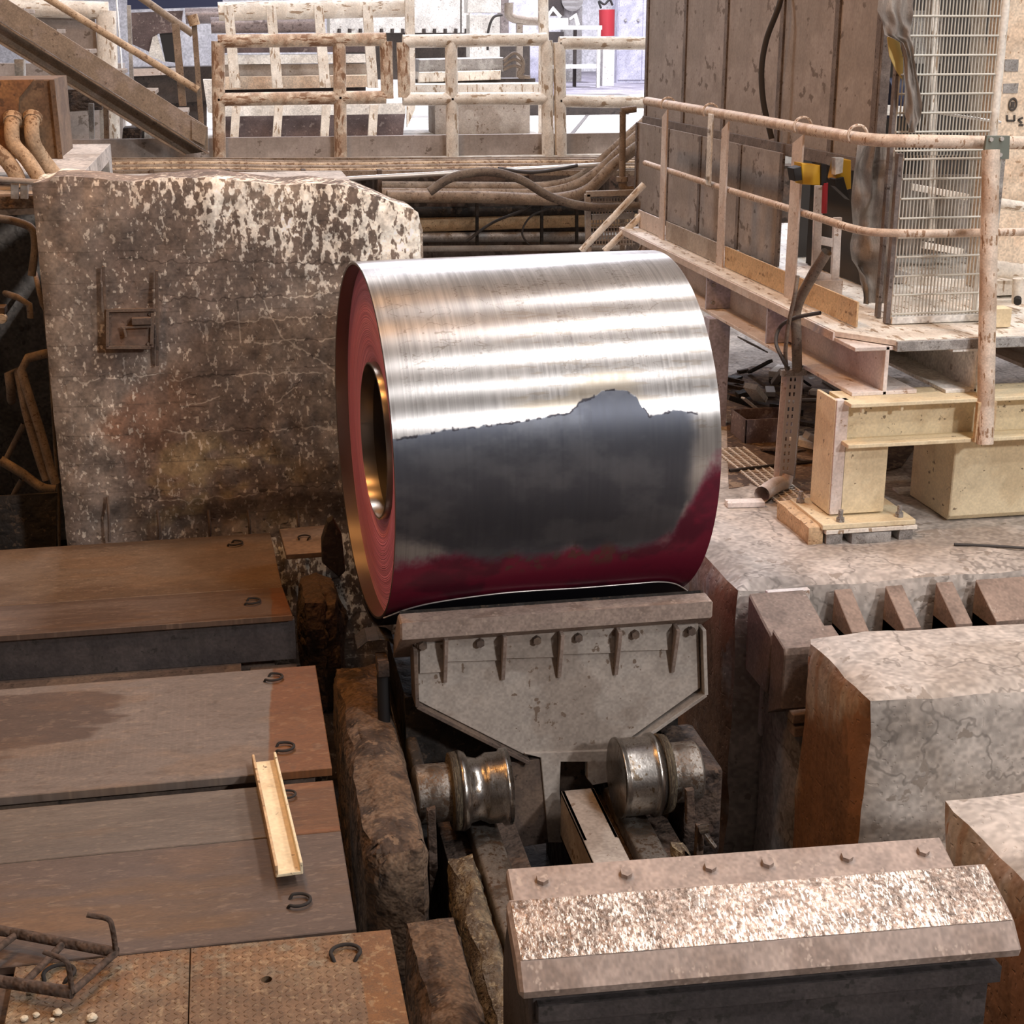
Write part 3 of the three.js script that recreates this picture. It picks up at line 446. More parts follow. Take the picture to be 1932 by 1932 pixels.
// ---------------------------------------------------------------- the steel coil
{
  const R = 0.822, Rb = 0.352, Lh = 0.715, lip = 0.06, th = 0.016, cx = 1.262, cy = 0.805, cz = -6.66;
  const C = new THREE.Matrix4().makeTranslation(cx, cy, cz).multiply(new THREE.Matrix4().makeRotationY(4.2 * Math.PI / 180)), Ci = C.clone().invert();
  const t = thing('steel_coil', 'shiny rolled steel coil with crimson end face resting on the car saddle', 'steel coil');
  // band of a surface of revolution about the coil's axis, profile points (along, radius)
  function band(prof, nA = 180, uvLen = false) {
    const pos = [], uv = [], idx = [], m = prof.length;
    for (let i = 0; i <= nA; i++) { const a = -Math.PI + i / nA * 2 * Math.PI; prof.forEach(([x, r], j) => { pos.push(x, Math.sin(a) * r, Math.cos(a) * r); uv.push(i / nA, uvLen ? (x + Lh) / (2 * Lh) : j / (m - 1)); }); }
    for (let i = 0; i < nA; i++) for (let j = 0; j + 1 < m; j++) { const k = i * m + j; idx.push(k, k + m, k + m + 1, k, k + m + 1, k + 1); }
    const g = new THREE.BufferGeometry(); g.setAttribute('position', new THREE.Float32BufferAttribute(pos, 3)); g.setAttribute('uv', new THREE.Float32BufferAttribute(uv, 2)); g.setIndex(idx); g.computeVertexNormals(); g.applyMatrix4(C); return g;
  }
  // print of the outer wrap: pale bright steel, a dull blue grey scale with a ragged rim, crimson patches low down that paint the glow of hot steel
  const deg = u => (u - 0.5) * 360;                       // 0 faces the pit side, 90 is the top
  const rimTop = [[0, 15.5], [0.2, 17], [0.35, 18], [0.51, 19.5], [0.58, 23.5], [0.64, 25.6], [0.7, 25.6], [0.735, 23.5], [0.755, 20], [0.775, 17], [0.8, 17.2], [0.86, 18.4], [0.9, 17.4], [1, 14]];
  const rimLow = [[0, -15], [0.1, -18], [0.18, -22], [0.3, -26], [0.36, -23.5], [0.42, -26], [0.5, -25], [0.55, -22], [0.6, -25.5], [0.66, -23], [0.72, -27], [0.8, -25], [0.86, -20], [0.9, -10], [1, -5]];
  const along = (l, v) => { for (let i = 0; i + 1 < l.length; i++) if (v <= l[i + 1][0]) return l[i][1] + (l[i + 1][1] - l[i][1]) * sstep(0, 1, (v - l[i][0]) / (l[i + 1][0] - l[i][0])); return l[l.length - 1][1]; };
  const film = (u, v) => {
    const d = deg(u), n = fbm(u * 4 % 1, v, 8, 6, 5, 901) - 0.5, j = fbm(u * 6 % 1, v, 60, 60, 3, 911) - 0.5;
    const top = along(rimTop, v) + 1.6 * n + 1.2 * j, bot = along(rimLow, v) + 3 * n + 2 * j, edge = 0.905 + 0.06 * n;
    return Math.min(sstep(top + 0.25, top - 0.25, d), sstep(bot - 3, bot + 3, d), sstep(edge + 0.03, edge - 0.03, v));
  };
  const glowTint = (u, v) => { const d = deg(u), n = fbm(u * 5 % 1, v, 7, 7, 5, 921) - 0.5, m = fbm(u * 8 % 1, v, 30, 90, 3, 923) - 0.5, top = -21 + 24 * sstep(0.84, 0.99, v) - 3 * sstep(0.2, 0, v); return clamp(sstep(top + 4, top - 5, d + 9 * n + 3 * m) * sstep(-96, -84, d)); };
  const map = tex(2048, 1024, (u, v) => {
    const s = vnoise(u * 10, v * 340, 931, 10, 340), s2 = vnoise(u * 24, v * 120, 933, 24, 120), b = fbm(u * 4 % 1, v, 10, 8, 5, 941);
    let k = 172 + 20 * (s - 0.5) + 16 * (s2 - 0.5) + 16 * (b - 0.5);
    let c = [k, k * 0.985, k * 0.97];
    const scuff = sstep(0.6, 0.66, fbm(u * 6 % 1, v, 60, 16, 4, 951)) * sstep(0.3, 0.42, v) * sstep(-5, 8, deg(u)) * sstep(75, 45, deg(u));
    c = mix3(c, [150, 140, 128], 0.5 * scuff);
    const scribble = Math.abs(fbm(u * 6 % 1, v, 14, 10, 4, 957) - 0.5); c = mix3(c, [110, 102, 92], 0.45 * sstep(0.012, 0.004, scribble) * sstep(20, 40, deg(u)) * sstep(0.3, 0.6, vnoise(u * 30, v * 9, 959, 30, 9)));
    c = mix3(c, mix3([122, 22, 48], [88, 18, 38], sstep(0.4, 0.62, b)), 0.9 * glowTint(u, v));
    const f = film(u, v), off = deg(u) - along(rimTop, v) - 1.6 * (fbm(u * 4 % 1, v, 8, 6, 5, 901) - 0.5) - 1.2 * (fbm(u * 6 % 1, v, 60, 60, 3, 911) - 0.5);
    if (v < 0.92) c = mix3(c, [168, 158, 142], 0.75 * sstep(0, 0.4, off) * sstep(9, 5, off + 9 * (fbm(u * 8 % 1, v, 24, 14, 4, 927) - 0.5)) * sstep(0.3, 0.45, v) * sstep(0.8, 0.7, v));   // dull scale above the film
    c = mix3(c, [96, 72, 58], 0.7 * sstep(0.5, 0.6, fbm(u * 6 % 1, v, 20, 40, 3, 929)) * sstep(-34, -30, deg(u)) * sstep(-19, -24, deg(u)) * sstep(0.25, 0.35, v) * sstep(0.8, 0.7, v));   // brown scale between the lobes
    c = mix3(c, mix3([98, 102, 112], [124, 128, 136], sstep(0.4, 0.7, b) * 0.7 + 0.3 * s2), f);
    if (v < 0.93) c = mix3(c, [38, 36, 42], 0.8 * sstep(0.55, 0.1, Math.abs(off)) * sstep(0.4, 0.55, vnoise(u * 40, v * 60, 935, 40, 60)));   // ragged dark lip of the film
    return c;
  });
  const rmap = tex(1024, 512, (u, v) => { const f = film(u, v), k = glowTint(u, v), r = 0.31 + 0.05 * (vnoise(u * 24, v * 120, 933, 24, 120) - 0.5) + 0.2 * Math.max(f, k), m = 0.74 + 0.12 * f - 0.4 * k * (1 - f); return [0, r * 255, m * 255]; }, false);   // green: roughness, blue: metal
  const steel = new THREE.MeshPhysicalMaterial({ map, roughnessMap: rmap, roughness: 1, metalness: 1, metalnessMap: rmap, anisotropy: 0.82, anisotropyRotation: Math.PI / 2, side: THREE.DoubleSide });
  const prof = []; for (let i = 0; i <= 40; i++) { const k = i / 40; prof.push([-Lh + 2 * Lh * k, R - 0.004 * Math.pow(Math.abs(2 * k - 1), 6) ]); }
  part(t, 'outer_wrap', band(prof, 220, true), steel, 'bright outer wrap with ragged blue grey scale low on its front');
  const inner = plain(0x8a827b, 0.3, 0.9, { anisotropy: 0.6, anisotropyRotation: Math.PI / 2 });
  part(t, 'overhanging_rim', [band([[-Lh, R - 0.004], [-Lh - 0.003, R - th / 2], [-Lh, R - th]]), band([[-Lh, R - th], [-Lh + lip, R - th - 0.002]])], inner, 'thin outer wraps standing proud of the end face');
  const ringMap = tex(256, 1024, (u, v) => { const a = fbm(u, v, 3, 3, 4, 961), r = vnoise(u * 3, v * 260, 963, 3, 260), q = fbm(u, v, 14, 60, 3, 965); const c = mix3([232, 150, 176], [220, 132, 160], sstep(0.4, 0.65, a)); const g = 1 + 0.16 * (r - 0.5) + 0.16 * (q - 0.5); return [c[0] * g, c[1] * g, c[2] * g]; });  // crimson base colour paints the red glow of the hot end face
  const ringRelief = tex(64, 1024, (u, v) => vnoise(u * 3, v * 200, 971, 3, 200), false);
  const face = new THREE.MeshPhysicalMaterial({ map: ringMap, roughness: 0.55, metalness: 0.05, bumpMap: ringRelief, bumpScale: 0.003, side: THREE.DoubleSide });
  const fp = []; for (let i = 0; i <= 24; i++) { const k = i / 24; fp.push([-Lh + lip - 0.012 * Math.sin(k * 3.1) + 0.02 * Math.pow(k, 6), R - th - 0.002 - (R - th - 0.002 - Rb - 0.012) * k]); }
  part(t, 'end_face', band(fp, 140), face, 'matt crimson end face of stacked wraps');
  part(t, 'inner_collar', band([[-Lh + lip + 0.03, Rb + 0.013], [-Lh + lip - 0.01, Rb + 0.012], [-Lh + lip - 0.012, Rb], [-Lh + lip + 0.05, Rb - 0.003]], 120), inner);
  part(t, 'bore', band([[-Lh + lip + 0.05, Rb - 0.003], [0, Rb], [Lh - 0.02, Rb]], 120), plain(0x554e4a, 0.4, 0.8));
  part(t, 'rear_face', band([[Lh, R - 0.004], [Lh - 0.01, R * 0.7], [Lh - 0.02, Rb]], 140), face);
  // loose tail of the strip hanging off the lowest wrap
  const o = V(0, EYE, 0).applyMatrix4(Ci);
  const hit = (px, py, r) => { const p1 = V(0, EYE, 0).add(dirOf(px, py)).applyMatrix4(Ci).sub(o), A = p1.y * p1.y + p1.z * p1.z, B = 2 * (o.y * p1.y + o.z * p1.z), D = B * B - 4 * A * (o.y * o.y + o.z * o.z - r * r), k = (-B - Math.sqrt(Math.max(D, 0))) / (2 * A); return o.clone().addScaledVector(p1, k); };
  const rim = [[724, 1166], [760, 1152], [800, 1141], [850, 1132], [900, 1125], [950, 1119], [1000, 1115], [1050, 1112], [1100, 1109], [1150, 1105], [1200, 1101], [1240, 1098], [1268, 1100], [1290, 1110], [1308, 1126]].map(p => hit(p[0], p[1], R + 0.012));
  const pos = [], idx = [], uv = [], rows = 8;
  rim.forEach((q, i) => { const a0 = Math.atan2(q.y, q.z), a1 = -1.75; for (let j = 0; j <= rows; j++) { const a = a0 + (a1 - a0) * j / rows, r = R + 0.013 + 0.014 * Math.sin(Math.min(1, j / 3) * 1.5); pos.push(q.x, Math.sin(a) * r, Math.cos(a) * r); uv.push(i / 14, j / rows); } });
  for (let i = 0; i + 1 < rim.length; i++) for (let j = 0; j < rows; j++) { const k = i * (rows + 1) + j; idx.push(k, k + rows + 1, k + rows + 2, k, k + rows + 2, k + 1); }
  const tg = new THREE.BufferGeometry(); tg.setAttribute('position', new THREE.Float32BufferAttribute(pos, 3)); tg.setAttribute('uv', new THREE.Float32BufferAttribute(uv, 2)); tg.setIndex(idx); tg.computeVertexNormals(); tg.applyMatrix4(C);
  const tail = part(t, 'loose_tail', tg, plain(0x24222a, 0.5, 0.5), 'loose dark tail of the strip curling off the underside');
  part(tail, 'strip_edge', tube(rim.map(q => q.clone().setLength ? V(q.x, q.y, q.z).applyMatrix4(C) : q), 0.0035, 60, 6), M.rod, 'bright cut edge of the tail');
}

// ---------------------------------------------------------------- coil car: saddle, wheels, beam
{
  const t = thing('coil_car', 'dusty steel coil car carrying the coil, with gusseted saddle and two wheels', 'coil car');
  const z = -5.93;
  // top bar with a sloping cradle pad behind it
  const bl = onZ(755, 1172, z + 0.08), br = onZ(1346, 1133, z + 0.08);
  const yT = (bl.y + br.y) / 2 - 0.012, xl = bl.x, xr = br.x;
  part(t, 'saddle_bar', slabX([[z + 0.08, yT + 0.005], [z + 0.08, yT - 0.072], [z - 0.26, yT - 0.3], [z - 0.26, yT - 0.22], [z - 0.02, yT + 0.008]], xl, xr - xl, 0.008), M.padPlain, 'thick worn cradle bar');
  part(t, 'saddle_lining', slabX([[z - 0.035, yT + 0.016], [z - 0.26, yT - 0.205], [z - 0.26, yT - 0.222], [z - 0.035, yT + 0.002]], xl + 0.01, xr - xl - 0.02, 0.002), M.grease);
  // shield plate
  const face = [[782, 1212], [1318, 1178], [1322, 1298], [1152, 1420], [992, 1426], [786, 1322]];
  part(t, 'shield_plate', slabZ(pxz(face, z), z, 0.03, 0.004), M.dusty, 'beige dusty shield plate');
  // stepped backing plates behind the gussets
  const step = [[792, 1268, 836], [842, 1246, 946], [952, 1240, 1052], [1060, 1232, 1160], [1168, 1226, 1268]];
  for (const [x0, y0, x1] of step) part(t, 'stiffener_plate', slabZ(pxz([[x0, y0 - 52], [x1, y0 - 56], [x1, y0], [x0, y0 + 3]], z + 0.012), z + 0.012, 0.012, 0.001), M.dusty);
  for (const gx of [838, 948, 1055, 1163, 1271]) { const yo = (gx - 838) * -0.045; const p = onZ(gx, 1205 + yo, z), q = onZ(gx, 1286 + yo, z); part(t, 'gusset', slabX([[z, p.y + 0.03], [z + 0.075, p.y + 0.02], [z + 0.06, p.y - 0.05], [z + 0.012, q.y], [z, q.y]], p.x - 0.009, 0.018, 0.002), M.padPlain); }
  for (const [bx, by] of [[797, 1216], [905, 1211], [1012, 1206], [1090, 1201], [1197, 1195], [1303, 1189]]) part(t, 'bolt', hexBolt(onZ(bx, by, z + 0.012), V(0, 0, 1), 0.02, 0.025), M.dustyDark);
  // flanges round the lower edges of the shield
  const e = (a, b) => bar(onZ(...a, z - 0.03), onZ(...b, z - 0.03), 0.14, 0.018, V(0, 0, 1).cross(onZ(...b, z).sub(onZ(...a, z))).normalize(), 0.003);
  part(t, 'edge_flange', e([780, 1215], [784, 1322]), M.dustyDark); part(t, 'edge_flange', e([784, 1322], [994, 1428]), M.dustyDark); part(t, 'edge_flange', e([1150, 1423], [1324, 1300]), M.dusty); part(t, 'edge_flange', e([1324, 1300], [1320, 1178]), M.dusty);
  // neck below the shield: two cheeks with a window, then the long tie beam towards the next saddle
  part(t, 'cheek_plate', slabZ(pxz([[990, 1422], [1152, 1416], [1160, 1474], [1118, 1482], [1108, 1470], [1108, 1438], [1058, 1438], [1056, 1490], [1062, 1590], [1035, 1590], [1020, 1430]], z + 0.015), z + 0.015, 0.05, 0.003), M.dusty);
  part(t, 'window_plate', slabZ(pxz([[1052, 1432], [1114, 1430], [1120, 1490], [1056, 1492]], z - 0.08), z - 0.08, 0.02), M.dustyDark);
  const b0 = onZ(1058, 1492, -5.86), by = b0.y;
  const c0 = onY(1058, 1492, by), c1 = onY(1122, 1478, by), c2 = onY(1200, 1625, by), c3 = onY(1088, 1632, by), wx0 = c0.x, wx1 = wx0 + 0.155;
  part(t, 'tie_beam', [box(wx0, wx1, by - 0.02, by, -5.86, -4.1), box(wx0, wx0 + 0.02, by - 0.24, by, -5.86, -4.1), box(wx1 - 0.02, wx1, by - 0.24, by, -5.86, -4.1), box(wx0, wx1, by - 0.24, by - 0.22, -5.86, -4.1)], M.dusty, 'box section tie beam between the saddles');
  // frame boxes beside the neck
  part(t, 'side_frame', [slabZ(pxz([[955, 1440], [1020, 1432], [1040, 1590], [975, 1600]], z + 0.005), z + 0.005, 0.5, 0.004)], M.dustyDark);
  part(t, 'side_frame', [slabZ(pxz([[1122, 1425], [1170, 1418], [1172, 1470], [1160, 1476]], z + 0.005), z + 0.005, 0.5, 0.004)], M.dustyDark);
  part(t, 'under_frame', box(0.66, 1.95, -0.6, -0.26, -6.85, -6.1), M.grease);
  // wheels
  const wheel = (x0, x1, hub0, hub1, zc, yc, r, right) => {
    const prof = [[0, 0.02], [0, 1.0], [0.1, 1.05], [0.2, 0.98], [0.24, 0.86], [0.42, 0.8], [0.52, 0.86], [0.6, 0.92], [0.84, 0.92], [0.88, 1.0], [1, 1.0], [1, 0.02]], w = x1 - x0;
    const mk = (pr, seg = 44) => { const g = new THREE.LatheGeometry(pr.map(p => new THREE.Vector2(p[1], p[0])), seg).toNonIndexed(); g.rotateZ(-Math.PI / 2); g.translate(0, yc, zc); return g; };
    const pr = right ? [[0, 0.02], [0, 1.0], [0.05, 1.02], [0.12, 0.96], [0.16, 0.98], [0.66, 0.98], [0.72, 1.06], [0.82, 1.06], [0.86, 0.94], [1, 0.94], [1, 0.02]] : prof;
    const wh = part(t, 'wheel', mk(pr.map(([a, b]) => [x0 + a * w, b * r])), M.polished, 'running wheel with a polished tread');
    part(wh, 'hub', mk([[hub0, 0.01], [hub0, r * 0.7], [hub0 + 0.012, r * 0.76], [hub1 - 0.012, r * 0.76], [hub1, r * 0.72], [hub1, 0.01]]), M.hub, 'dull greasy wheel hub');
    part(wh, 'grease_ring', mk(right ? [[x1 - 0.02, r * 0.7], [x1 - 0.015, r * 1.02], [x1 + 0.02, r * 0.98], [x1 + 0.025, r * 0.7]] : [[x0 - 0.03, r * 0.7], [x0 - 0.022, r * 1.0], [x0 + 0.008, r * 1.02], [x0 + 0.012, r * 0.7]]), M.greaseRail);
  };
  wheel(0.815, 1.045, 0.64, 0.815, -5.62, -0.49, 0.165, false);
  wheel(1.535, 1.745, 1.745, 1.905, -5.66, -0.52, 0.175, true);
  part(t, 'axle_guard', slabZ(pxz([[806, 1530], [822, 1525], [826, 1640], [812, 1690]], -5.42), -5.42, 0.03, 0.003), M.rustDark);
  part(t, 'axle_guard', slabZ(pxz([[1295, 1492], [1310, 1490], [1312, 1550], [1296, 1556]], -5.45), -5.45, 0.03, 0.003), M.rustDark);
  part(t, 'bearing_box', box(1.84, 2.02, -0.95, -0.5, -6.1, -5.62, 0.03), M.rustDark);
  part(t, 'bearing_box', box(0.645, 0.7, -0.7, -0.4, -6.0, -5.6, 0.02), M.grease);
}
{ // rails below the wheels
  const t1 = thing('crane_rail', 'left rail of the coil car, thick with dried grease', 'rail');
  part(t1, 'rail_head', box(0.87, 1.0, -0.75, -0.668, -6.9, -2.2, 0.02), M.hub); part(t1, 'rail_foot', box(0.76, 1.1, -1.6, -0.75, -6.9, -2.2), M.rustDark);
  part(t1, 'grease_cake', rough(0.735, 0.86, -0.86, -0.63, -5.38, -2.4, 0.03, 0.03, 91, 0.04, 9), M.greaseRail, 'crumbling yellowish grease beside the rail');
  const t2 = thing('crane_rail', 'right rail of the coil car ending below the polished wheel', 'rail');
  part(t2, 'rail_head', box(1.55, 1.68, -0.79, -0.71, -6.9, -2.2, 0.02), M.hub); part(t2, 'rail_foot', box(1.49, 1.8, -1.6, -0.79, -6.9, -2.2), M.rustDark);
  part(t2, 'grease_cake', rough(1.69, 1.77, -0.86, -0.67, -5.36, -2.4, 0.03, 0.03, 93, 0.04, 9), M.greaseRail, 'crumbling yellowish grease beside the rail');
  const c = onZ(1324, 1565, -5.3); const s = thing('grease_fitting', 'bright round fitting beside the right rail', 'fitting'); part(s, 'cap', cyl(c, c.clone().add(V(0.03, 0.02, 0.03)), 0.022, 0.018, 16), M.polished); part(s, 'arm', bar(c, onZ(1350, 1600, -5.25), 0.02, 0.014), M.hub); part(s, 'bracket', box(c.x - 0.012, c.x + 0.02, -1.2, c.y, c.z - 0.06, c.z - 0.02), M.rustDark);
}
{ // the near saddle: bolted strip, worn cradle pad, dark body below
  const t = thing('cradle_saddle', 'near cradle saddle with a worn bright pad and a row of bolt heads', 'saddle');
  // build square to the car, then turn it a little as in the photograph
  const P0 = onZ(955, 1640, -3.88), P1 = onZ(1775, 1580, -3.84), mid = P0.clone().add(P1).multiplyScalar(0.5), wS = P0.distanceTo(P1);
  const Q = new THREE.Matrix4().makeBasis(P1.clone().sub(P0).normalize(), V(0, 1, 0), V().crossVectors(P1.clone().sub(P0).normalize(), V(0, 1, 0)).normalize()).setPosition(mid);
  const put = g => { g.applyMatrix4(Q); return g; }, h = wS / 2;
  // profile in (z towards the viewer, y), measured from the strip's upper edge
  const prof = (pts, x0, x1, b) => { const g = extr(pts.map(p => [-p[0], p[1]]), x1 - x0 - 2 * b, b); g.rotateY(Math.PI / 2); g.translate(x0 + b, 0, 0); return put(uvBox(g)); };
  const sl = 0.35, Y = z => -sl * z;          // slope of the cradle
  part(t, 'bolted_strip', prof([[0, 0], [0.2, Y(0.2)], [0.19, Y(0.2) - 0.05], [-0.02, -0.05]], -h, h, 0.006), M.padPlain, 'strip with hexagon bolt heads');
  const nrm = V(0, 1, sl).normalize();
  for (const k of [0.073, 0.258, 0.447, 0.578, 0.762, 0.942]) { const p = V(-h + k * wS, Y(0.05), 0.05); part(t, 'bolt', put(hexBolt(p, nrm, 0.02, 0.016)), M.padPlain); }
  // pad: upper face, rounded knee, front face
  const pad = [[0.14, Y(0.14) + 0.03], [0.32, Y(0.32) + 0.033], [0.342, Y(0.342) + 0.028], [0.358, Y(0.358) + 0.016], [0.40, Y(0.40) - 0.012], [0.398, Y(0.40) - 0.034], [0.36, Y(0.4) - 0.05], [0.13, Y(0.14) - 0.04]];
  const g = prof(pad, -h - 0.022, h + 0.09, 0.01);
  part(t, 'cradle_pad', g, M.padPlain, 'thick brown cradle pad');
  part(t, 'wear_face', prof([[0.146, Y(0.146) + 0.0335], [0.32, Y(0.32) + 0.0362], [0.341, Y(0.341) + 0.0318], [0.337, Y(0.341) + 0.026], [0.146, Y(0.146) + 0.026]], -h - 0.01, h + 0.08, 0), M.wornPad, 'upper face rubbed bright by coils');
  part(t, 'body', [prof([[-0.02, -0.055], [0.35, Y(0.4) - 0.055], [0.36, -0.8], [-0.2, -0.8], [-0.2, -0.45]], -h + 0.02, h + 0.02, 0.004), prof([[0.3, Y(0.4) - 0.08], [0.385, Y(0.4) - 0.075], [0.385, Y(0.4) - 0.13], [0.3, Y(0.4) - 0.15]], -h + 0.03, h + 0.04, 0.003)], M.darkBeam, 'dark steel body');
}

// ---------------------------------------------------------------- steel brackets in the first slot
{
  const wedge = [[-6.46, -0.075], [-6.17, -0.085], [-6.16, -0.12], [-6.46, -0.6]];
  const g0 = 'steel brackets in the slot of the right foundation';
  const t = thing('slot_bracket', 'large boxy brown steel bracket at the pit end of the slot', 'bracket');
  part(t, 'upper_block', slabX([[-6.46, -0.02], [-6.14, -0.11], [-6.12, -0.15], [-6.16, -0.42], [-6.46, -0.42]], 2.40, 0.29, 0.008), M.bracket);
  part(t, 'lower_block', slabX([[-6.12, -0.07], [-5.96, -0.1], [-5.95, -0.13], [-5.95, -0.4], [-6.12, -0.5]], 2.40, 0.3, 0.006), M.bracket);
  part(t, 'foot', [box(2.44, 2.54, -0.46, -0.41, -6.0, -5.9, 0.008), box(2.45, 2.53, -0.53, -0.475, -6.0, -5.9, 0.008)], M.bracket);
  part(t, 'anchor_plate', box(2.5, 2.72, -0.8, -0.02, -6.5, -6.46), M.pinkPaint);
  [[2.845, 0.09, 'left'], [3.115, 0.09], [3.385, 0.09], [3.6, 0.5]].forEach(([x, w], i) => {
    const k = thing('slot_gusset', ['sloping brown gusset beside the large bracket in the slot', 'sloping brown gusset with a scuffed top in the slot', 'sloping brown gusset with pale scuffs in the slot', 'wide sloping brown plate at the far end of the slot'][i], 'bracket', g0);
    part(k, 'gusset', slabX([[-6.46, -0.03], [-6.22, -0.16], [-6.22, -0.2], [-6.46, -0.6]], x, w, 0.003), M.bracket);
    part(k, 'ledge', box(x + 0.02, x + w + 0.04, -0.6, -0.18, -6.19, -6.02), M.bracket);
    part(k, 'web', box(x, x + 0.02, -0.76, -0.2, -6.46, -6.1), M.dustyDark);
  });
}

// ---------------------------------------------------------------- raised walkway on the right
{
  const t = thing('walkway', 'raised steel walkway on a cream column with bolted base plate', 'walkway');
  part(t, 'deck', [slabY([[3.2, -12.1], [6.8, -12.1], [6.8, -7.2], [3.42, -7.2], [3.2, -7.5]], 1.055, 0.03, 0.002)], M.chipped, 'worn deck plate');
  part(t, 'deck_edge', box(3.42, 6.8, 0.995, 1.05, -7.225, -7.185), M.galvanised);
  part(t, 'deck_edge', box(3.19, 3.215, 1.0, 1.05, -12.1, -7.5), M.pinkPaint);
  const ibeam = (n, x, z0, z1, y0, y1, f, m) => { part(t, n, [box(x - 0.012, x + 0.012, y0, y1, z0, z1), box(x - f, x + f, y0, y0 + 0.022, z0, z1), box(x - f, x + f, y1 - 0.022, y1, z0, z1)], m); };
  ibeam('side_beam', 3.385, -12.1, -7.22, 0.757, 1.02, 0.185, M.pinkPaint);
  ibeam('side_beam', 4.6, -12.1, -7.22, 0.757, 1.02, 0.15, M.pinkPaint);
  // channel seen end on
  part(t, 'channel_beam', [box(3.88, 3.9, 0.76, 1.0, -12, -7.19), box(3.74, 3.9, 0.98, 1.0, -12, -7.19), box(3.72, 3.9, 0.757, 0.777, -12, -7.19)], M.white);
  // stiffeners in the side beam
  for (const z of [-8.55, -9.75]) part(t, 'stiffener_plate', box(3.2, 3.375, 0.78, 0.998, z - 0.012, z + 0.012), M.lavender);
  for (const z of [-9.72]) for (const y of [0.83, 0.95]) part(t, 'bolt', hexBolt(V(3.24, y, z), V(0, 0, 1), 0.016, 0.02), M.galvanised);
  // cross beam along the front, with bolts in its flange
  part(t, 'cross_beam', [box(3.13, 6.8, 0.735, 0.757, -7.36, -7.06), box(3.13, 6.8, 0.515, 0.537, -7.36, -7.06), box(3.13, 6.8, 0.53, 0.745, -7.225, -7.2)], M.cream);
  for (const x of [3.22, 3.44]) part(t, 'bolt', hexBolt(V(x, 0.735, -7.12), V(0, -1, 0), 0.013, 0.04), M.cream);
  part(t, 'column', [box(3.085, 3.105, 0.125, 0.755, -7.42, -7.16), box(3.105, 3.4, 0.125, 0.515, -7.3, -7.28), box(3.15, 3.4, 0.125, 0.52, -7.175, -7.15)], M.cream, 'cream column');
  part(t, 'column_side', box(3.09, 3.16, 0.125, 0.757, -7.2, -7.15), M.pinkPaint);
  part(t, 'base_plate', [box(3.0, 3.53, 0.085, 0.115, -7.5, -7.02, 0.006)], M.cream); part(t, 'base_plate', box(3.02, 3.54, 0.06, 0.083, -7.5, -7.015, 0.004), M.chipped);
  part(t, 'grout_pad', [rough(3.03, 3.13, -0.01, 0.058, -7.48, -7.03, 0.03, 0.008, 101, 0.01, 8), rough(3.17, 3.4, -0.01, 0.058, -7.48, -7.02, 0.03, 0.008, 102, 0.01, 8), rough(3.44, 3.53, -0.01, 0.058, -7.48, -7.03, 0.03, 0.008, 103, 0.01, 8)], M.galvanised);
  part(t, 'curb', rough(2.93, 3.02, -0.01, 0.1, -7.52, -7.04, 0.03, 0.008, 104, 0.01, 8), M.tanPaint);
  for (const [x, z] of [[3.115, -7.06], [3.46, -7.08], [3.46, -7.45], [3.03, -7.42]]) part(t, 'anchor_bolt', [hexBolt(V(x, 0.115, z), V(0, 1, 0), 0.024, 0.022), cyl(V(x, 0.137, z), V(x, 0.18, z), 0.013)], M.galvanised);
  // braces under the far end
  part(t, 'brace', cyl(onZ(1215, 348, -12.1), onZ(1096, 474, -12.1), 0.028), M.chipped); part(t, 'brace', cyl(onZ(1212, 405, -12.0), onZ(1140, 474, -12.0), 0.028), M.chipped); part(t, 'brace', cyl(onZ(1222, 452, -11.9), onZ(1205, 480, -11.9), 0.028), M.chipped);
  part(t, 'rear_column', box(3.3, 3.5, 0, 0.757, -11.9, -11.7), M.pinkPaint); part(t, 'rear_column', box(6.4, 6.6, 0, 0.757, -7.5, -7.3), M.cream);
  part(t, 'middle_column', box(3.15, 3.3, 0, 0.757, -9.62, -9.5), M.lavender);
  // railing
  const X = 3.36, rt = 2.055, rm = 1.575, C0 = onX(1640, 268, X), zc = -7.53;
  part(t, 'top_rail', tube([V(X, rt + 0.015, -11.95), V(X, rt + 0.01, -10), V(X, rt, -8.2), V(X, rt, zc - 0.16), V(X + 0.04, rt, zc - 0.03), V(X + 0.2, rt, zc + 0.06), V(4.2, rt - 0.012, -7.4), V(6.8, rt - 0.02, -7.38)], 0.034, 120, 12), M.rail, 'tan handrail pipe');
  part(t, 'middle_rail', tube([V(X, rm + 0.01, -11.95), V(X, rm, -10), V(X, rm, -8.2), V(X, rm, zc - 0.16), V(X + 0.04, rm, zc - 0.03), V(X + 0.2, rm, zc + 0.05), V(4.2, rm, -7.42), V(6.8, rm, -7.4)], 0.022, 120, 10), M.rail);
  const flatPost = (px0, z, y0, y1, m, w = 0.13) => part(t, 'rail_post', slabX([[z - w / 2, y0], [z + w / 2, y0], [z + w / 2, y1], [z - w / 2, y1 - 0.06]], X - 0.04, 0.014, 0.002), m);
  flatPost(0, -11.3, 0.94, 2.04, M.pinkPaint); flatPost(0, -9.86, 0.94, 2.03, M.pinkPaint); flatPost(0, -8.52, 0.8, 2.03, M.pinkPaint, 0.16);
  part(t, 'rail_splice', slabX([[-10.2, 1.58], [-10.1, 1.58], [-10.1, 2.06], [-10.2, 2.06]], X - 0.05, 0.012, 0.002), M.white);
  for (const y of [1.95, 1.63]) part(t, 'bolt', hexBolt(V(X - 0.05, y, -10.15), V(-1, 0, 0), 0.016, 0.016), M.galvanised);
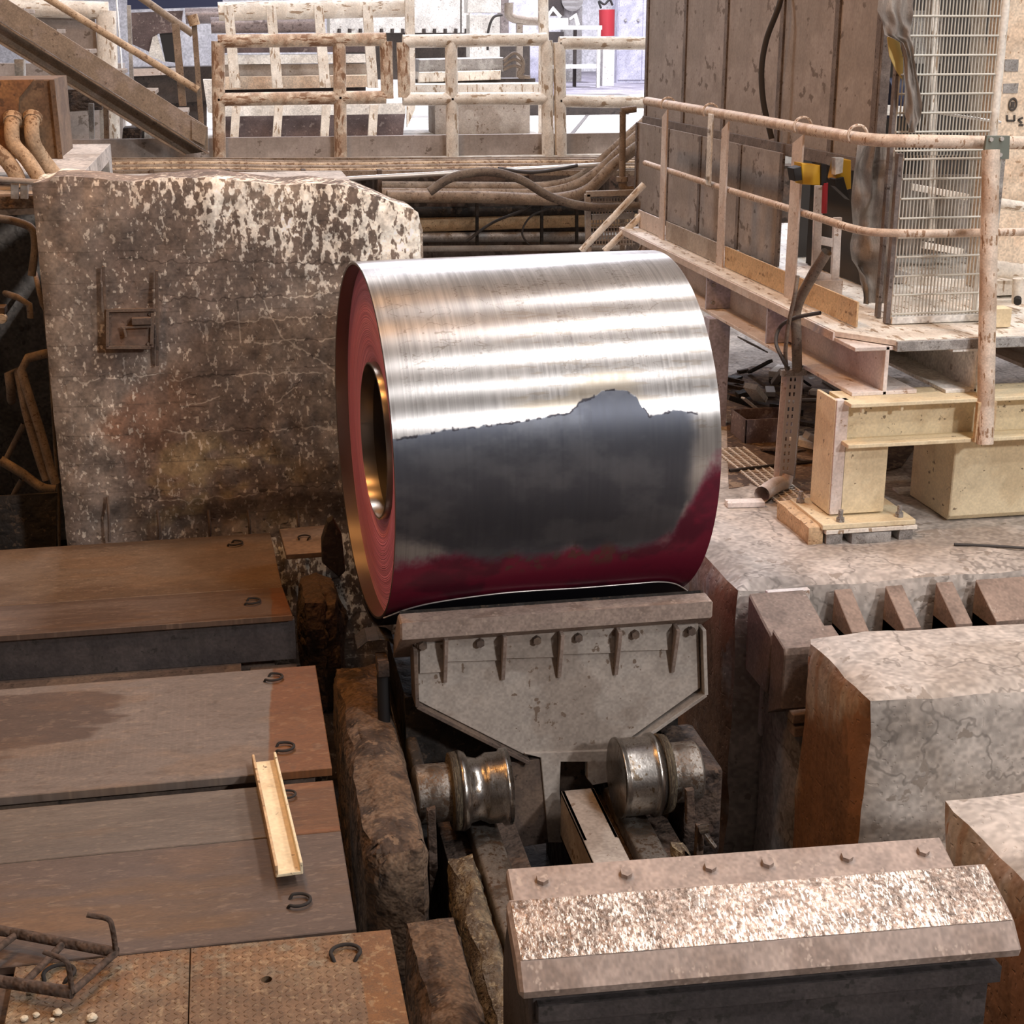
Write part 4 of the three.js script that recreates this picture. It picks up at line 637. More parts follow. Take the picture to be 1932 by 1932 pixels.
  for (const [z0, z1, m] of [[-12.05, -11.36, M.pinkPaint], [-11.24, -9.92, M.dusty], [-9.8, -8.58, M.tanPaint], [-8.46, -7.55, M.tanPaint]]) part(t, 'toe_board', box(X - 0.02, X - 0.008, 1.06, 1.2, z0, z1, 0.002), m);
  // tall round post with clamp plate
  part(t, 'corner_post', cyl(V(3.885, 0.515, -7.02), V(3.885, 2.02, -7.26), 0.045, 0.045, 20), M.rail, 'tall rusty tube post bolted to the cross beam');
  part(t, 'post_foot', [box(3.83, 3.94, 0.52, 0.74, -7.06, -7.03)], M.tanPaint);
  const cl = part(t, 'clamp_plate', slabZ(pxz([[1862, 256], [1906, 256], [1904, 300], [1855, 302]], -7.3), -7.3, 0.02, 0.002), M.green, 'grey green clamp plate');
  for (const q of [[1869, 263], [1889, 262], [1864, 293], [1886, 292]]) part(cl, 'bolt', hexBolt(onZ(...q, -7.3), V(0, 0, 1), 0.012, 0.012), M.rod);
  for (const z of [-11.35, -10.3, -8.55, -7.75]) { const p = []; for (let i = 0; i <= 12; i++) { const a = -0.6 + i / 12 * 4.3; p.push(V(X + Math.cos(a) * 0.055, rt + 0.012 + Math.sin(a) * 0.055, z)); } part(t, 'wire_tie', tube(p, 0.008, 30, 6), M.rail); }
}
{ // sheet steel enclosure standing on the walkway
  const t = thing('steel_enclosure', 'tall brown sheet steel enclosure of vertical panels on the walkway', 'enclosure');
  const zs = [-13.35, -12.21, -11.17, -10.0, -9.05, -8.42];
  for (let i = 0; i < 5; i++) part(t, 'panel', box(3.75, 3.77, 1.87, 4.2, zs[i] + 0.03, zs[i + 1] - 0.03, 0.003), M.panel);
  for (let i = 0; i <= 5; i++) part(t, 'panel_seam', box(3.735, 3.76, 1.87, 4.2, zs[i] - 0.035, zs[i] + 0.035, 0.004), M.seam);
  part(t, 'middle_rib', box(3.73, 3.775, 1.8, 1.88, -13.4, -8.4, 0.004), M.seam);
  const zl = [-13.45, -12.45, -11.55, -10.6, -9.75];
  for (let i = 0; i < 4; i++) part(t, 'panel', box(3.7, 3.72, 1.06, 1.82, zl[i] + 0.025, zl[i + 1] - 0.025, 0.003), M.panel);
  for (let i = 0; i <= 4; i++) part(t, 'panel_seam', box(3.69, 3.71, 1.06, 1.82, zl[i] - 0.03, zl[i] + 0.03, 0.004), M.seam);
  part(t, 'added_gloom_panel', box(3.95, 3.97, 1.06, 1.82, -9.85, -8.6), M.gloom);  // added dark sheet standing in for the shaded inside of the opening
  part(t, 'corner_post', box(3.74, 3.8, 1.86, 4.2, -8.42, -8.36, 0.004), M.seam);
  single('hanging_cable', tube([onX(1478, -30, 3.7), onX(1470, 10, 3.66), onX(1446, 75, 3.6), onX(1437, 130, 3.58), onX(1440, 190, 3.6), onX(1456, 262, 3.66)], 0.02, 60, 10), M.cable, 'thick black cable hanging in front of the steel enclosure', 'cable');
}
// dusty plastic sheeting: rows of (left, right) pixels at given depths
function sheeting(rows, name, label, fold, seed) {
  const pos = [], uv = [], idx = [], n = 22;
  const dense = []; for (let i = 0; i + 1 < rows.length; i++) for (let k = 0; k < 5; k++) { const f = k / 5; dense.push(rows[i].map((a, j) => a + (rows[i + 1][j] - a) * f)); } dense.push(rows[rows.length - 1]);
  dense.forEach(([y, xl, xr, z], j) => { for (let i = 0; i <= n; i++) { const f = i / n, p = onZ(xl + (xr - xl) * f, y, z), w = fold * (Math.sin(f * 11 + 2.2 * noise3(f * 3, j * 0.14, 1, seed) * 4) * 0.5 + noise3(f * 5, j * 0.22, 3, seed + 1) * 2); pos.push(p.x, p.y, p.z + w); uv.push(f, j / dense.length); } });
  for (let j = 0; j + 1 < dense.length; j++) for (let i = 0; i < n; i++) { const a = j * (n + 1) + i; idx.push(a, a + 1, a + n + 2, a, a + n + 2, a + n + 1); }
  const g = new THREE.BufferGeometry(); g.setAttribute('position', new THREE.Float32BufferAttribute(pos, 3)); g.setAttribute('uv', new THREE.Float32BufferAttribute(uv, 2)); g.setIndex(idx); g.computeVertexNormals();
  return single(name, g, M.sheet, label, 'sheeting');
}
sheeting([[-20, 1662, 1722, -7.72], [20, 1656, 1722, -7.72], [45, 1668, 1722, -7.72], [66, 1670, 1720, -7.72], [80, 1696, 1722, -7.72], [110, 1706, 1724, -7.72], [150, 1706, 1733, -7.72], [195, 1708, 1740, -7.72], [225, 1712, 1738, -7.72], [250, 1715, 1728, -7.72]], 'torn_sheeting', 'torn grey dust sheet hanging at the top corner of the enclosure', 0.02, 5);
sheeting([[262, 1618, 1692, -8.0], [320, 1606, 1688, -8.0], [380, 1604, 1684, -8.0], [440, 1608, 1682, -8.0], [490, 1606, 1690, -7.95], [520, 1620, 1686, -7.95], [572, 1624, 1676, -7.95]], 'torn_sheeting', 'crumpled grey dust sheet tied below the handrail', 0.045, 9);
single('torn_rag', slabZ(pxz([[1674, 70], [1690, 66], [1705, 80], [1704, 130], [1702, 150], [1690, 132], [1678, 105]], -7.79), -7.79, 0.006, 0.001), M.hazard, 'yellow patch showing through the torn sheet', 'rag');
{ // yellow and black striped blocks, red rod and pale ladder frame in the opening below the handrail
  const t = thing('hazard_block', 'yellow block with black ends left of the red rod', 'hazard block'); const z = -8.3;
  part(t, 'yellow_band', slabZ(pxz([[1512, 308], [1548, 312], [1548, 350], [1514, 348]], z), z, 0.12, 0.004), M.yellow); part(t, 'black_end', slabZ(pxz([[1496, 318], [1512, 314], [1514, 340], [1500, 342]], z + 0.01), z + 0.01, 0.1, 0.004), M.black); part(t, 'black_end', slabZ(pxz([[1549, 308], [1560, 310], [1560, 350], [1549, 350]], z + 0.01), z + 0.01, 0.1, 0.004), M.black);
  const u = thing('hazard_block', 'tilted yellow block with a black corner right of the red rod', 'hazard block');
  part(u, 'yellow_band', slabZ(pxz([[1584, 300], [1606, 302], [1606, 356], [1592, 360], [1576, 338]], z), z, 0.12, 0.004), M.yellow); part(u, 'black_end', slabZ(pxz([[1574, 338], [1592, 334], [1604, 378], [1576, 352]], z + 0.02), z + 0.02, 0.08, 0.003), M.black); part(u, 'white_cover', slabZ(pxz([[1576, 298], [1592, 298], [1590, 326], [1576, 330]], z + 0.02), z + 0.02, 0.06, 0.003), M.white);
  const p0 = onZ(1557, 345, z), p1 = onZ(1555, 402, z); single('red_rod', cyl(p0, p1, 0.017, 0.017, 12), M.red, 'red rod between the two striped blocks', 'rod');
  const l = thing('ladder_frame', 'small pale ladder frame beside the cable bundle on the walkway', 'frame');
  for (const [a, b] of [[[1545, 350], [1538, 528]], [[1580, 410], [1574, 540]]]) part(l, 'side_bar', bar(onZ(...a, z - 0.3), onZ(...b, z - 0.3), 0.05, 0.03, V(0, 0, 1)), M.pinkPaint);
  for (const y of [452, 520]) part(l, 'rung', bar(onZ(1540, y, z - 0.3), onZ(1580, y + 8, z - 0.3), 0.02, 0.05), M.pinkPaint);
  part(l, 'foot', box(...(() => { const a = onZ(1538, 528, z - 0.3), b = onZ(1574, 540, z - 0.3); return [a.x - 0.02, b.x + 0.04, 1.06, a.y]; })(), z - 0.33, z - 0.26), M.pinkPaint);
  single('machine_drum', [cyl(onZ(1668, 185, -9.6), onZ(1705, 185, -9.6), 0.13, 0.13, 24)], M.blue, 'dark blue drum inside the opening of the enclosure', 'drum');
  single('cross_strut', bar(onZ(1664, 207, -8.9), onZ(1704, 210, -8.9), 0.05, 0.06), M.white, 'short white strut under the dark blue drum', 'strut');
}
{ // wire mesh cage
  const mk = (name, label, x0, x1, y0, y1, z, rows, cols) => {
    const t = thing(name, label, 'wire mesh'); const g = [];
    const w = []; for (let i = 0; i <= cols; i++) { const x = x0 + (x1 - x0) * i / cols; g.push(cyl(V(x, y0, z), V(x, y1, z), 0.0045, 0.0045, 5, true)); }
    const o = part(t, 'wire_grid', g, M.wire); o.userData.kind = 'stuff';
    for (let j = 0; j <= rows; j++) { const y = y0 + 0.03 + (y1 - y0 - 0.05) * j / rows; part(t, 'cross_wire', cyl(V(x0, y, z + 0.008), V(x1, y, z + 0.008), 0.006, 0.006, 6), M.wire); }
    return t;
  };
  const a = mk('guard_screen', 'wire mesh guard panel standing on the walkway below the handrail', 3.575, 4.14, 1.085, 1.97, -7.62, 8, 28);
  part(a, 'frame_post', box(3.545, 3.575, 1.06, 1.98, -7.66, -7.62), M.seam); part(a, 'bottom_rail', box(3.575, 4.14, 1.06, 1.1, -7.65, -7.6), M.white); part(a, 'frame_post', box(4.14, 4.17, 1.06, 1.97, -7.66, -7.62), M.galvanised);
  const b = mk('guard_screen', 'tall wire mesh guard panel above the handrail', 3.6, 4.15, 1.95, 3.2, -7.8, 12, 28);
  part(b, 'frame_post', box(3.575, 3.6, 1.06, 3.2, -7.84, -7.8), M.seam); part(b, 'frame_post', cyl(V(4.175, 1.06, -7.8), V(4.175, 3.2, -7.8), 0.025), M.chipped);
  single('prop_bar', cyl(onZ(1753, 210, -7.95), onZ(1888, 231, -7.95), 0.008), M.rod, 'thin diagonal rod behind the upper mesh panel', 'rod');
  // what shows through the mesh
  const f = thing('guarded_machine', 'pale machine frame standing behind the wire mesh', 'machine');
  const z = -9.2;
  for (const [p, q] of [[1760, 1772], [1846, 1862]]) part(f, 'post', slabZ(pxz([[p, -20], [q, -20], [q - 8, 455], [p - 8, 455]], z), z, 0.1, 0.003), M.chipped);
  part(f, 'panel', slabZ(pxz([[1700, 20], [1780, 20], [1776, 120], [1700, 120]], z - 0.3), z - 0.3, 0.05), M.galvanised);
  part(f, 'panel', slabZ(pxz([[1690, 330], [1890, 330], [1880, 475], [1680, 480]], z - 0.4), z - 0.4, 0.05), M.sheet);
  part(f, 'guide', bar(onZ(1718, 352, z + 0.6), onZ(1825, 372, z + 0.6), 0.03, 0.04), M.chipped); part(f, 'guide', bar(onZ(1740, 462, z + 0.6), onZ(1815, 475, z + 0.6), 0.03, 0.04), M.chipped); part(f, 'guide', bar(onZ(1705, 528, z + 0.9), onZ(1820, 535, z + 0.9), 0.03, 0.05), M.chipped);
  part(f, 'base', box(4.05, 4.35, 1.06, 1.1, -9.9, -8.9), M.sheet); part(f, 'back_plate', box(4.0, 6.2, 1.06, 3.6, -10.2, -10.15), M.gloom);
}
{ // peach column with safety pictograms at the right edge
  const t = thing('marked_column', 'peach painted column with safety pictograms behind the mesh post', 'column'); const z = -8.6, a = onZ(1888, 140, z), b = onZ(1975, 140, z);
  const bot = onZ(1885, 500, z).y;
  part(t, 'shaft', box(a.x, b.x, 1.06, 3.4, z - 0.2, z, 0.004), M.peach);
  part(t, 'notice', slabZ(pxz([[1896, 112], [1922, 112], [1921, 135], [1895, 135]], z + 0.004), z + 0.004, 0.003), M.galvanised); part(t, 'notice', slabZ(pxz([[1893, 158], [1922, 157], [1920, 176], [1892, 176]], z + 0.004), z + 0.004, 0.003), M.galvanised);
  const c = onZ(1911, 197, z + 0.006), ring = new THREE.TorusGeometry(0.028, 0.006, 6, 24); ring.scale(0.9, 1.2, 0.5); ring.translate(c.x, c.y, c.z); part(t, 'pictogram', [uvBox(ring), box(c.x - 0.012, c.x + 0.012, c.y - 0.02, c.y + 0.016, c.z - 0.002, c.z + 0.002, 0)], M.ink);
  const mark = (l) => l.map(([p, q, w]) => bar(onZ(...p, z + 0.005), onZ(...q, z + 0.005), w ?? 0.012, 0.003, V(0, 0, 1), 0));
  part(t, 'pictogram', mark([[[1900, 217], [1900, 228]], [[1900, 228], [1914, 228]], [[1914, 228], [1914, 217]]]), M.ink);
  part(t, 'pictogram', mark([[[1921, 226], [1930, 222]], [[1921, 226], [1928, 232]], [[1922, 236], [1931, 236]]]), M.ink);
  const m = thing('guard_pipework', 'chipped white pipe frame with an open pipe end beside the corner post', 'pipe frame');
  part(m, 'pipe', cyl(onZ(1852, 378, -8.0), onZ(1990, 400, -8.0), 0.03), M.chipped); part(m, 'pipe', cyl(onZ(1860, 505, -8.2), onZ(1990, 520, -8.2), 0.05), M.chipped); part(m, 'pipe', cyl(onZ(1922, 525, -7.9), onZ(1920, 572, -7.9), 0.035), M.chipped); part(m, 'pipe_end', cyl(onZ(1920, 564, -7.87), onZ(1920, 570, -7.84), 0.022), M.dark); part(m, 'tray', box(...(() => { const a = onZ(1868, 530, -8.3), b = onZ(1990, 560, -8.3); return [a.x, b.x, 1.07, a.y]; })(), -8.5, -8.3), M.chipped);
  part(m, 'rear_post', box(5.0, 5.08, 1.06, 2.6, -8.6, -8.5), M.chipped);
  single('junction_box', box(...(() => { const a = onZ(1870, 583, -7.4), b = onZ(1906, 622, -7.4); return [a.x, b.x, 1.06, a.y]; })(), -7.5, -7.4), M.cream, 'small cream box on the walkway edge beside the corner post', 'box');
  single('counterweight', [slabX([[-7.75, 0.01], [-7.28, 0.01], [-7.25, 0.04], [-7.25, 0.515], [-7.75, 0.515]], 3.84, 0.9, 0.006)], M.cream, 'big cream steel box under the walkway beam', 'box');
}
{ // perforated cable tray with its bend
  const z = -8.0, t = thing('cable_tray', 'upright perforated cable tray with a bend at its foot', 'cable tray');
  const holes = []; for (let i = 0; i < 14; i++) for (const k of [0, 1]) { const y = 716 + i * 14, x = 1494 - (y - 700) * 0.085 + k * 8; const a = onZ(x, y, z), w = 0.006, h = 0.012; holes.push([[a.x - w, a.y - h], [a.x + w, a.y - h], [a.x + w, a.y + h], [a.x - w, a.y + h]]); }
  part(t, 'tray', slabZ(pxz([[1487, 698], [1514, 698], [1497, 902], [1470, 902]], z), z, 0.005, 0, holes), M.tray);
  part(t, 'tray_side', slabZ(pxz([[1476, 700], [1488, 698], [1471, 902], [1460, 900]], z - 0.03), z - 0.03, 0.006), M.pinkPaint); part(t, 'tray_side', bar(onZ(1513, 698, z - 0.03), onZ(1496, 902, z - 0.03), 0.006, 0.06, V(0, 0, 1)), M.galvanised);
  part(t, 'clip', box(...(() => { const a = onZ(1474, 698, z), b = onZ(1520, 708, z); return [a.x, b.x, b.y, a.y]; })(), z - 0.02, z + 0.015), M.galvanised);
  part(t, 'bend', tube([onZ(1483, 895, z - 0.03), onZ(1478, 925, z - 0.02), onZ(1462, 946, z + 0.04), onZ(1436, 958, z + 0.2)].map(p => V(p.x, Math.max(p.y, 0.05), p.z)), 0.048, 40, 12), M.pinkPaint, 'curved lower bend');
  const cb = (n, pts, r, m, l) => single(n, tube(pts, r, 60, 8), m, l, 'cable');
  cb('cable', [onX(1560, 475, 3.13), onX(1530, 525, 3.09), onX(1503, 585, 3.09), onX(1503, 640, 3.1), onZ(1504, 696, z + 0.05)], 0.03, M.hose, 'thick dusty cable bundle dropping into the cable tray');
  cb('cable', [onX(1548, 590, 3.16), onX(1500, 600, 3.06), onX(1470, 620, 3.03), onX(1464, 645, 3.0), onX(1476, 676, 3.0), onZ(1487, 696, z + 0.12)], 0.011, M.cable, 'thin black cable looping out beside the cable tray');
  cb('cable', [onX(1505, 520, 3.0), onX(1499, 560, 2.98), onX(1488, 610, 2.97), onX(1482, 660, 3.0), onZ(1484, 696, z + 0.02)], 0.012, M.hose, 'thin brown cable running straight down to the cable tray');
}
{ // clutter on the slab under the walkway
  const b0 = onY(1405, 838, 0.005), t = thing('steel_bin', 'dark open steel bin under the walkway', 'bin');
  const bx = b0.x, bz = b0.z, w = 0.34, d = 0.3, h = 0.17;
  for (const [x0, x1, z0, z1, n] of [[bx, bx + w, bz - 0.01, bz, 'side'], [bx, bx + w, bz - d, bz - d + 0.01, 'side'], [bx, bx + 0.01, bz - d, bz, 'side'], [bx + w - 0.01, bx + w, bz - d, bz, 'side']]) part(t, n, box(x0, x1, 0.005, h, z0, z1, 0.002), M.maroon);
  part(t, 'bottom', box(bx, bx + w, 0.002, 0.012, bz - d, bz), M.maroon);
  // strip of grating on the slab
  const g = thing('floor_grating', 'narrow strip of wire grating lying on the slab under the walkway', 'grating');
  const A = onY(1375, 845, 0.012), B = onY(1555, 990, 0.012), dir = B.clone().sub(A).normalize(), sd = V(-dir.z, 0, dir.x);
  for (let k = 0; k < 5; k++) part(g, 'bar', bar(A.clone().addScaledVector(sd, -0.1 + k * 0.05), B.clone().addScaledVector(sd, -0.1 + k * 0.05), 0.012, 0.012), M.chipped);
  const L = A.distanceTo(B), cr = []; for (let i = 0; i <= 46; i++) { const c = A.clone().addScaledVector(dir, i / 46 * L); cr.push(bar(c.clone().addScaledVector(sd, -0.11).setY(0.008), c.clone().addScaledVector(sd, 0.11).setY(0.008), 0.006, 0.008, undefined, 0)); } const cc = part(g, 'cross_wires', cr, M.chipped); cc.userData.kind = 'stuff';
  const r = seeded(77), kinds = [['bent scrap strip', M.chipped], ['rusty scrap offcut', M.rust], ['dark scrap offcut', M.grease], ['pale scrap offcut', M.tray]];  // grease-dark offcuts put the shade under the deck into the colour
  const boxes = [new THREE.Box3(V(bx - 0.02, 0, bz - d - 0.02), V(bx + w + 0.02, h, bz + 0.02)), new THREE.Box3(V(3.1, 0, -9.7), V(3.35, 1, -9.4)), new THREE.Box3(V(2.9, 0, -7.6), V(3.6, 1, -7)), new THREE.Box3().setFromPoints([A, B]).expandByScalar(0.13), new THREE.Box3(V(2.9, 0, -8.1), V(3.25, 1, -7.6)), new THREE.Box3(V(3.2, 0, -12), V(3.6, 1, -11.6))];
  let made = 0;
  for (let i = 0; i < 900 && made < 46; i++) {
    const px = 1385 + r() * 220, py = 690 + r() * 175, c = onY(px, py, 0.02), k = kinds[made % 4], a = r() * 3.14, L2 = 0.1 + r() * 0.36, e = V(Math.cos(a), 0, Math.sin(a)), y = 0.03 + r() * 0.12, q = c.clone().addScaledVector(e, L2), w2 = 0.03 + r() * 0.09, t2 = 0.012 + r() * 0.04;
    const g2 = bar(c.clone().setY(t2 / 2 + 0.012), q.setY(t2 / 2 + 0.012 + (r() < 0.4 ? y : 0)), w2, t2); g2.computeBoundingBox();
    if (boxes.some(b => b.intersectsBox(g2.boundingBox))) continue;
    boxes.push(g2.boundingBox.clone().expandByScalar(0.004)); made++;
    single('scrap_piece', g2, k[1], k[0] + ' on the dirty slab under the walkway', 'scrap', k[0] + 's under the walkway');
  }
  struct('floor_dirt', slabY(pxy([[1368, 712], [1420, 690], [1560, 700], [1700, 740], [1760, 800], [1700, 880], [1600, 905], [1572, 940], [1530, 928], [1470, 935], [1420, 915], [1375, 922]], 0.008), 0.008, 0.02), M.dirt, 'brown dirt trodden over the slab under the walkway');
  single('floor_cable', tube([onY(1376, 888, 0.02), onY(1460, 878, 0.02), onY(1560, 868, 0.02), onY(1640, 862, 0.02)], 0.01), M.cable, 'thin dark cable lying across the slab behind the cable tray', 'cable');
  single('floor_cable', tube([onY(1800, 1027, 0.01), onY(1870, 1030, 0.01), onY(1960, 1036, 0.01)], 0.008), M.cable, 'thin black wire on the pale slab beside the cream box', 'cable');
  single('timber_strip', bar(onY(1370, 950, 0.015), onY(1440, 948, 0.015), 0.08, 0.03), M.pinkPaint, 'short pale strip on the slab next to the coil', 'strip');
  single('mesh_offcut', bar(onZ(1400, 640, -9.9), onZ(1440, 660, -9.9), 0.2, 0.01), M.galvanised, 'pale mesh offcut below the walkway beam', 'offcut');
  const pl = thing('cover_slabs', 'row of pale broken floor tiles beside the cream column', 'tile'); for (const [x, y] of [[1690, 905], [1716, 925]]) { const c = onY(x, y, 0.01); part(pl, 'tile', bar(c.clone().add(V(-0.09, 0, 0)), c.clone().add(V(0.09, 0, 0)), 0.09, 0.02), M.white); }
}

// ---------------------------------------------------------------- the back: fat white railing
{
  const z = -15, r = 0.062;
  const rail = (name, label, posts, xs, y0, y1, mats) => {
    const t = thing(name, label, 'railing');
    const A = (x, y) => onZ(x, y, z);
    part(t, 'top_rail', cyl(A(xs[0], y0[0]), A(xs[1], y0[1]), r, r, 18), mats[0], 'fat chipped top pipe'); part(t, 'middle_rail', cyl(A(xs[0], y1[0]), A(xs[1], y1[1]), r, r, 18), mats[0]);
    posts.forEach(([x, ya, yb, m]) => part(t, 'post', cyl(A(x, ya), A(x + 3, yb), r, r, 18), m ?? mats[1]));
    return t;
  };
  rail('pipe_railing', 'fat rusty white pipe railing beside the foot of the stair', [[411, 78, 297], [640, 82, 297], [728, 78, 186]], [411, 728], [78, 74], [188, 183], [M.chippedRust, M.chippedRust]);
  rail('pipe_railing', 'fat white pipe railing section in the middle with flaking paint', [[760, 80, 184, M.chippedRust], [851, 80, 297, M.chipped], [1031, 76, 297, M.chipped]], [760, 1031], [78, 74], [187, 186], [M.chipped, M.chipped]);
  rail('pipe_railing', 'fat white pipe railing section running behind the enclosure', [[1055, 80, 297]], [1055, 1290], [81, 82], [190, 194], [M.chipped, M.chipped]);
  struct('trim_8', box(-2.2, 6, 1.36, 1.62, -15.16, -15.1), M.panel, 'dark kick plate along the foot of the white railing');
  struct('wall_back', box(-4, 6.5, -1.6, 1.3, -15.05, -14.7), M.pitWall, 'rusty retaining wall under the white railing');
}
{ // services along the retaining wall
  const h = (n, y0, y1, x0, x1, z, r, m, l) => single(n, cyl(onZ(x0, y0, z), onZ(x1, y1, z), r, r, 12), m, l, 'pipe');
  const tr = thing('cable_ladder', 'flat rusty cable ladder loaded with brown cables above the pier', 'cable tray');
  const A = (x, y, z) => onZ(x, y, z);
  for (const [y, z] of [[303, -14.5], [328, -14.2]]) part(tr, 'side_rail', bar(A(100, y, z), A(1210, y - 2, z), 0.03, 0.05), M.pipe);
  for (const [k, y, z, rr, m] of [[0, 306, -14.45, 0.02, M.pipe], [1, 311, -14.4, 0.026, M.pipeTan], [2, 316, -14.35, 0.024, M.pipe], [3, 321, -14.3, 0.022, M.pipeTan], [4, 325, -14.25, 0.02, M.hose]]) part(tr, 'cable', tube([A(105, y + 2, z), A(350, y - 2, z), A(600, y + 1, z), A(900, y - 3, z), A(1200, y - 4, z)], rr, 60, 8), m);
  for (let i = 0; i < 8; i++) part(tr, 'bracket', box(...(() => { const p = A(150 + i * 140, 335, -14.5); return [p.x - 0.02, p.x + 0.02, p.y - 0.2, p.y + 0.1]; })(), -14.72, -14.15), M.dustyDark);
  single('bright_rod', cyl(onZ(500, 346, -14.0), onZ(1135, 311, -14.0), 0.022), M.rod, 'long bright steel rod leaning along the cable ladder', 'rod');
  // two pipes that sweep up to the right
  const sweep = (dx, dy, z, r, m, l) => single('swept_pipe', tube([onZ(720, 352 + dy, z), onZ(900, 353 + dy, z), onZ(1030, 352 + dy * 0.9, z), onZ(1085, 340 + dy * 0.8, z), onZ(1125, 312 + dy * 0.8 + dx, z), onZ(1180, 262 + dy * 0.8 + dx, z), onZ(1245, 205 + dy * 0.8 + dx, z)], r, 90, 12), m, l, 'pipe');
  sweep(0, 0, -14.1, 0.05, M.pipe, 'upper brown pipe sweeping up towards the enclosure'); sweep(4, 14, -13.9, 0.055, M.pipe, 'second brown pipe sweeping up towards the enclosure');
  single('swept_pipe', tube([onZ(730, 371, -13.6), onZ(900, 372, -13.6), onZ(1060, 374, -13.6), onZ(1110, 358, -13.6), onZ(1160, 310, -13.6), onZ(1240, 250, -13.6)], 0.055, 90, 12), M.pipe, 'lowest brown pipe bending up under the others', 'pipe');
  single('pipe_hanger', [bar(onZ(900, 380, -13.6), onZ(900, 380, -13.6).setZ(-14.69), 0.05, 0.03), bar(onZ(900, 368, -13.66), onZ(900, 381, -13.66), 0.05, 0.02)], M.dustyDark, 'flat steel hanger carrying the lowest brown pipe off the retaining wall', 'bracket');
  single('sagging_hose', tube([onZ(810, 362, -13.2), onZ(850, 336, -13.2), onZ(920, 324, -13.2), onZ(980, 338, -13.2), onZ(1040, 372, -13.2), onZ(1110, 390, -13.2), onZ(1205, 389, -13.2)], 0.04, 90, 10), M.hose, 'thick dark hose sagging in front of the brown pipes', 'hose');
  single('thin_hose', tube([onZ(940, 318, -13.6), onZ(1000, 325, -13.6), onZ(1060, 318, -13.6), onZ(1090, 312, -13.6)], 0.016), M.cable, 'thin black hose below the bright rod', 'hose');
  single('wall_pipe', cyl(onZ(780, 425, -14.62), onZ(1200, 412, -14.62), 0.07), M.tanPaint, 'rust orange pipe low on the retaining wall', 'pipe');
  single('wall_pipe', cyl(onZ(780, 400, -14.62), onZ(1200, 398, -14.62), 0.05), M.grease, 'black pipe on the retaining wall', 'pipe');
  single('wall_pipe', cyl(onZ(780, 448, -14.6), onZ(1180, 446, -14.6), 0.05), M.galvanised, 'grey pipe low on the retaining wall', 'pipe');
  single('wall_pipe', cyl(onZ(780, 470, -14.3), onZ(1180, 466, -14.3), 0.03), M.dusty, 'thin dusty pipe lowest on the retaining wall', 'pipe');
  for (const [x, k] of [[1022, 'beside the drooping wires'], [900, 'near the pier'], [1088, 'below the swept pipes']]) single('wall_bracket', bar(onZ(x, 375, -14.4), onZ(x, 468, -14.4), 0.03, 0.03), M.grease, 'thin upright bracket on the retaining wall ' + k, 'bracket');
  single('drooping_wire', tube([onZ(880, 455, -14.3), onZ(930, 420, -14.3), onZ(990, 395, -14.3), onZ(1012, 380, -14.3)], 0.014), M.cable, 'drooping black wire crossing the rusty wall pipes', 'cable');
  single('drooping_wire', tube([onZ(1000, 465, -14.3), onZ(985, 440, -14.3), onZ(1000, 410, -14.3), onZ(1040, 392, -14.3)], 0.01), M.cable, 'thin looping wire in front of the grey wall pipe', 'cable');
  // valve riser and mesh crate
  const v = thing('valve_riser', 'upright rusty riser pipe with elbow beside the swept pipes', 'pipe');
  part(v, 'riser', cyl(onZ(1175, 210, -13.4), onZ(1174, 340, -13.4), 0.03), M.pipe); part(v, 'branch', cyl(onZ(1172, 209, -13.4), onZ(1200, 206, -13.4), 0.03), M.pipe); part(v, 'elbow', tube([onZ(1174, 335, -13.4), onZ(1176, 352, -13.4), onZ(1184, 358, -13.4), onZ(1194, 358, -13.4)], 0.04), M.pipe); part(v, 'flange', cyl(onZ(1174, 333, -13.4), onZ(1174, 342, -13.4), 0.055), M.pipe); part(v, 'support', bar(onZ(1174, 358, -13.4), onZ(1174, 600, -13.4), 0.04, 0.04), M.pipe);
  const c = thing('mesh_crate', 'dusty wire mesh crate beside the retaining wall', 'crate'); const z = -13.3, a = onZ(1106, 365, z), b = onZ(1205, 460, z);
  for (const [p, q] of [[[1106, 366], [1196, 363]], [[1108, 366], [1110, 466]], [[1116, 410], [1196, 406]]]) part(c, 'frame_bar', bar(onZ(...p, z), onZ(...q, z), 0.05, 0.05), M.dusty);
  const mg = []; for (let i = 0; i < 15; i++) mg.push(cyl(onZ(1114 + i * 5.6, 372, z - 0.02), onZ(1114 + i * 5.6, 464, z - 0.02), 0.006, 0.006, 5, true)); for (let j = 0; j < 12; j++) mg.push(cyl(onZ(1112, 374 + j * 8, z - 0.02), onZ(1198, 372 + j * 8, z - 0.02), 0.006, 0.006, 5, true)); part(c, 'wire_grid', mg, M.dusty).userData.kind = 'stuff'; part(c, 'leg', bar(onZ(1110, 460, z), V(onZ(1110, 460, z).x, 0, z), 0.05, 0.05), M.dusty);
}
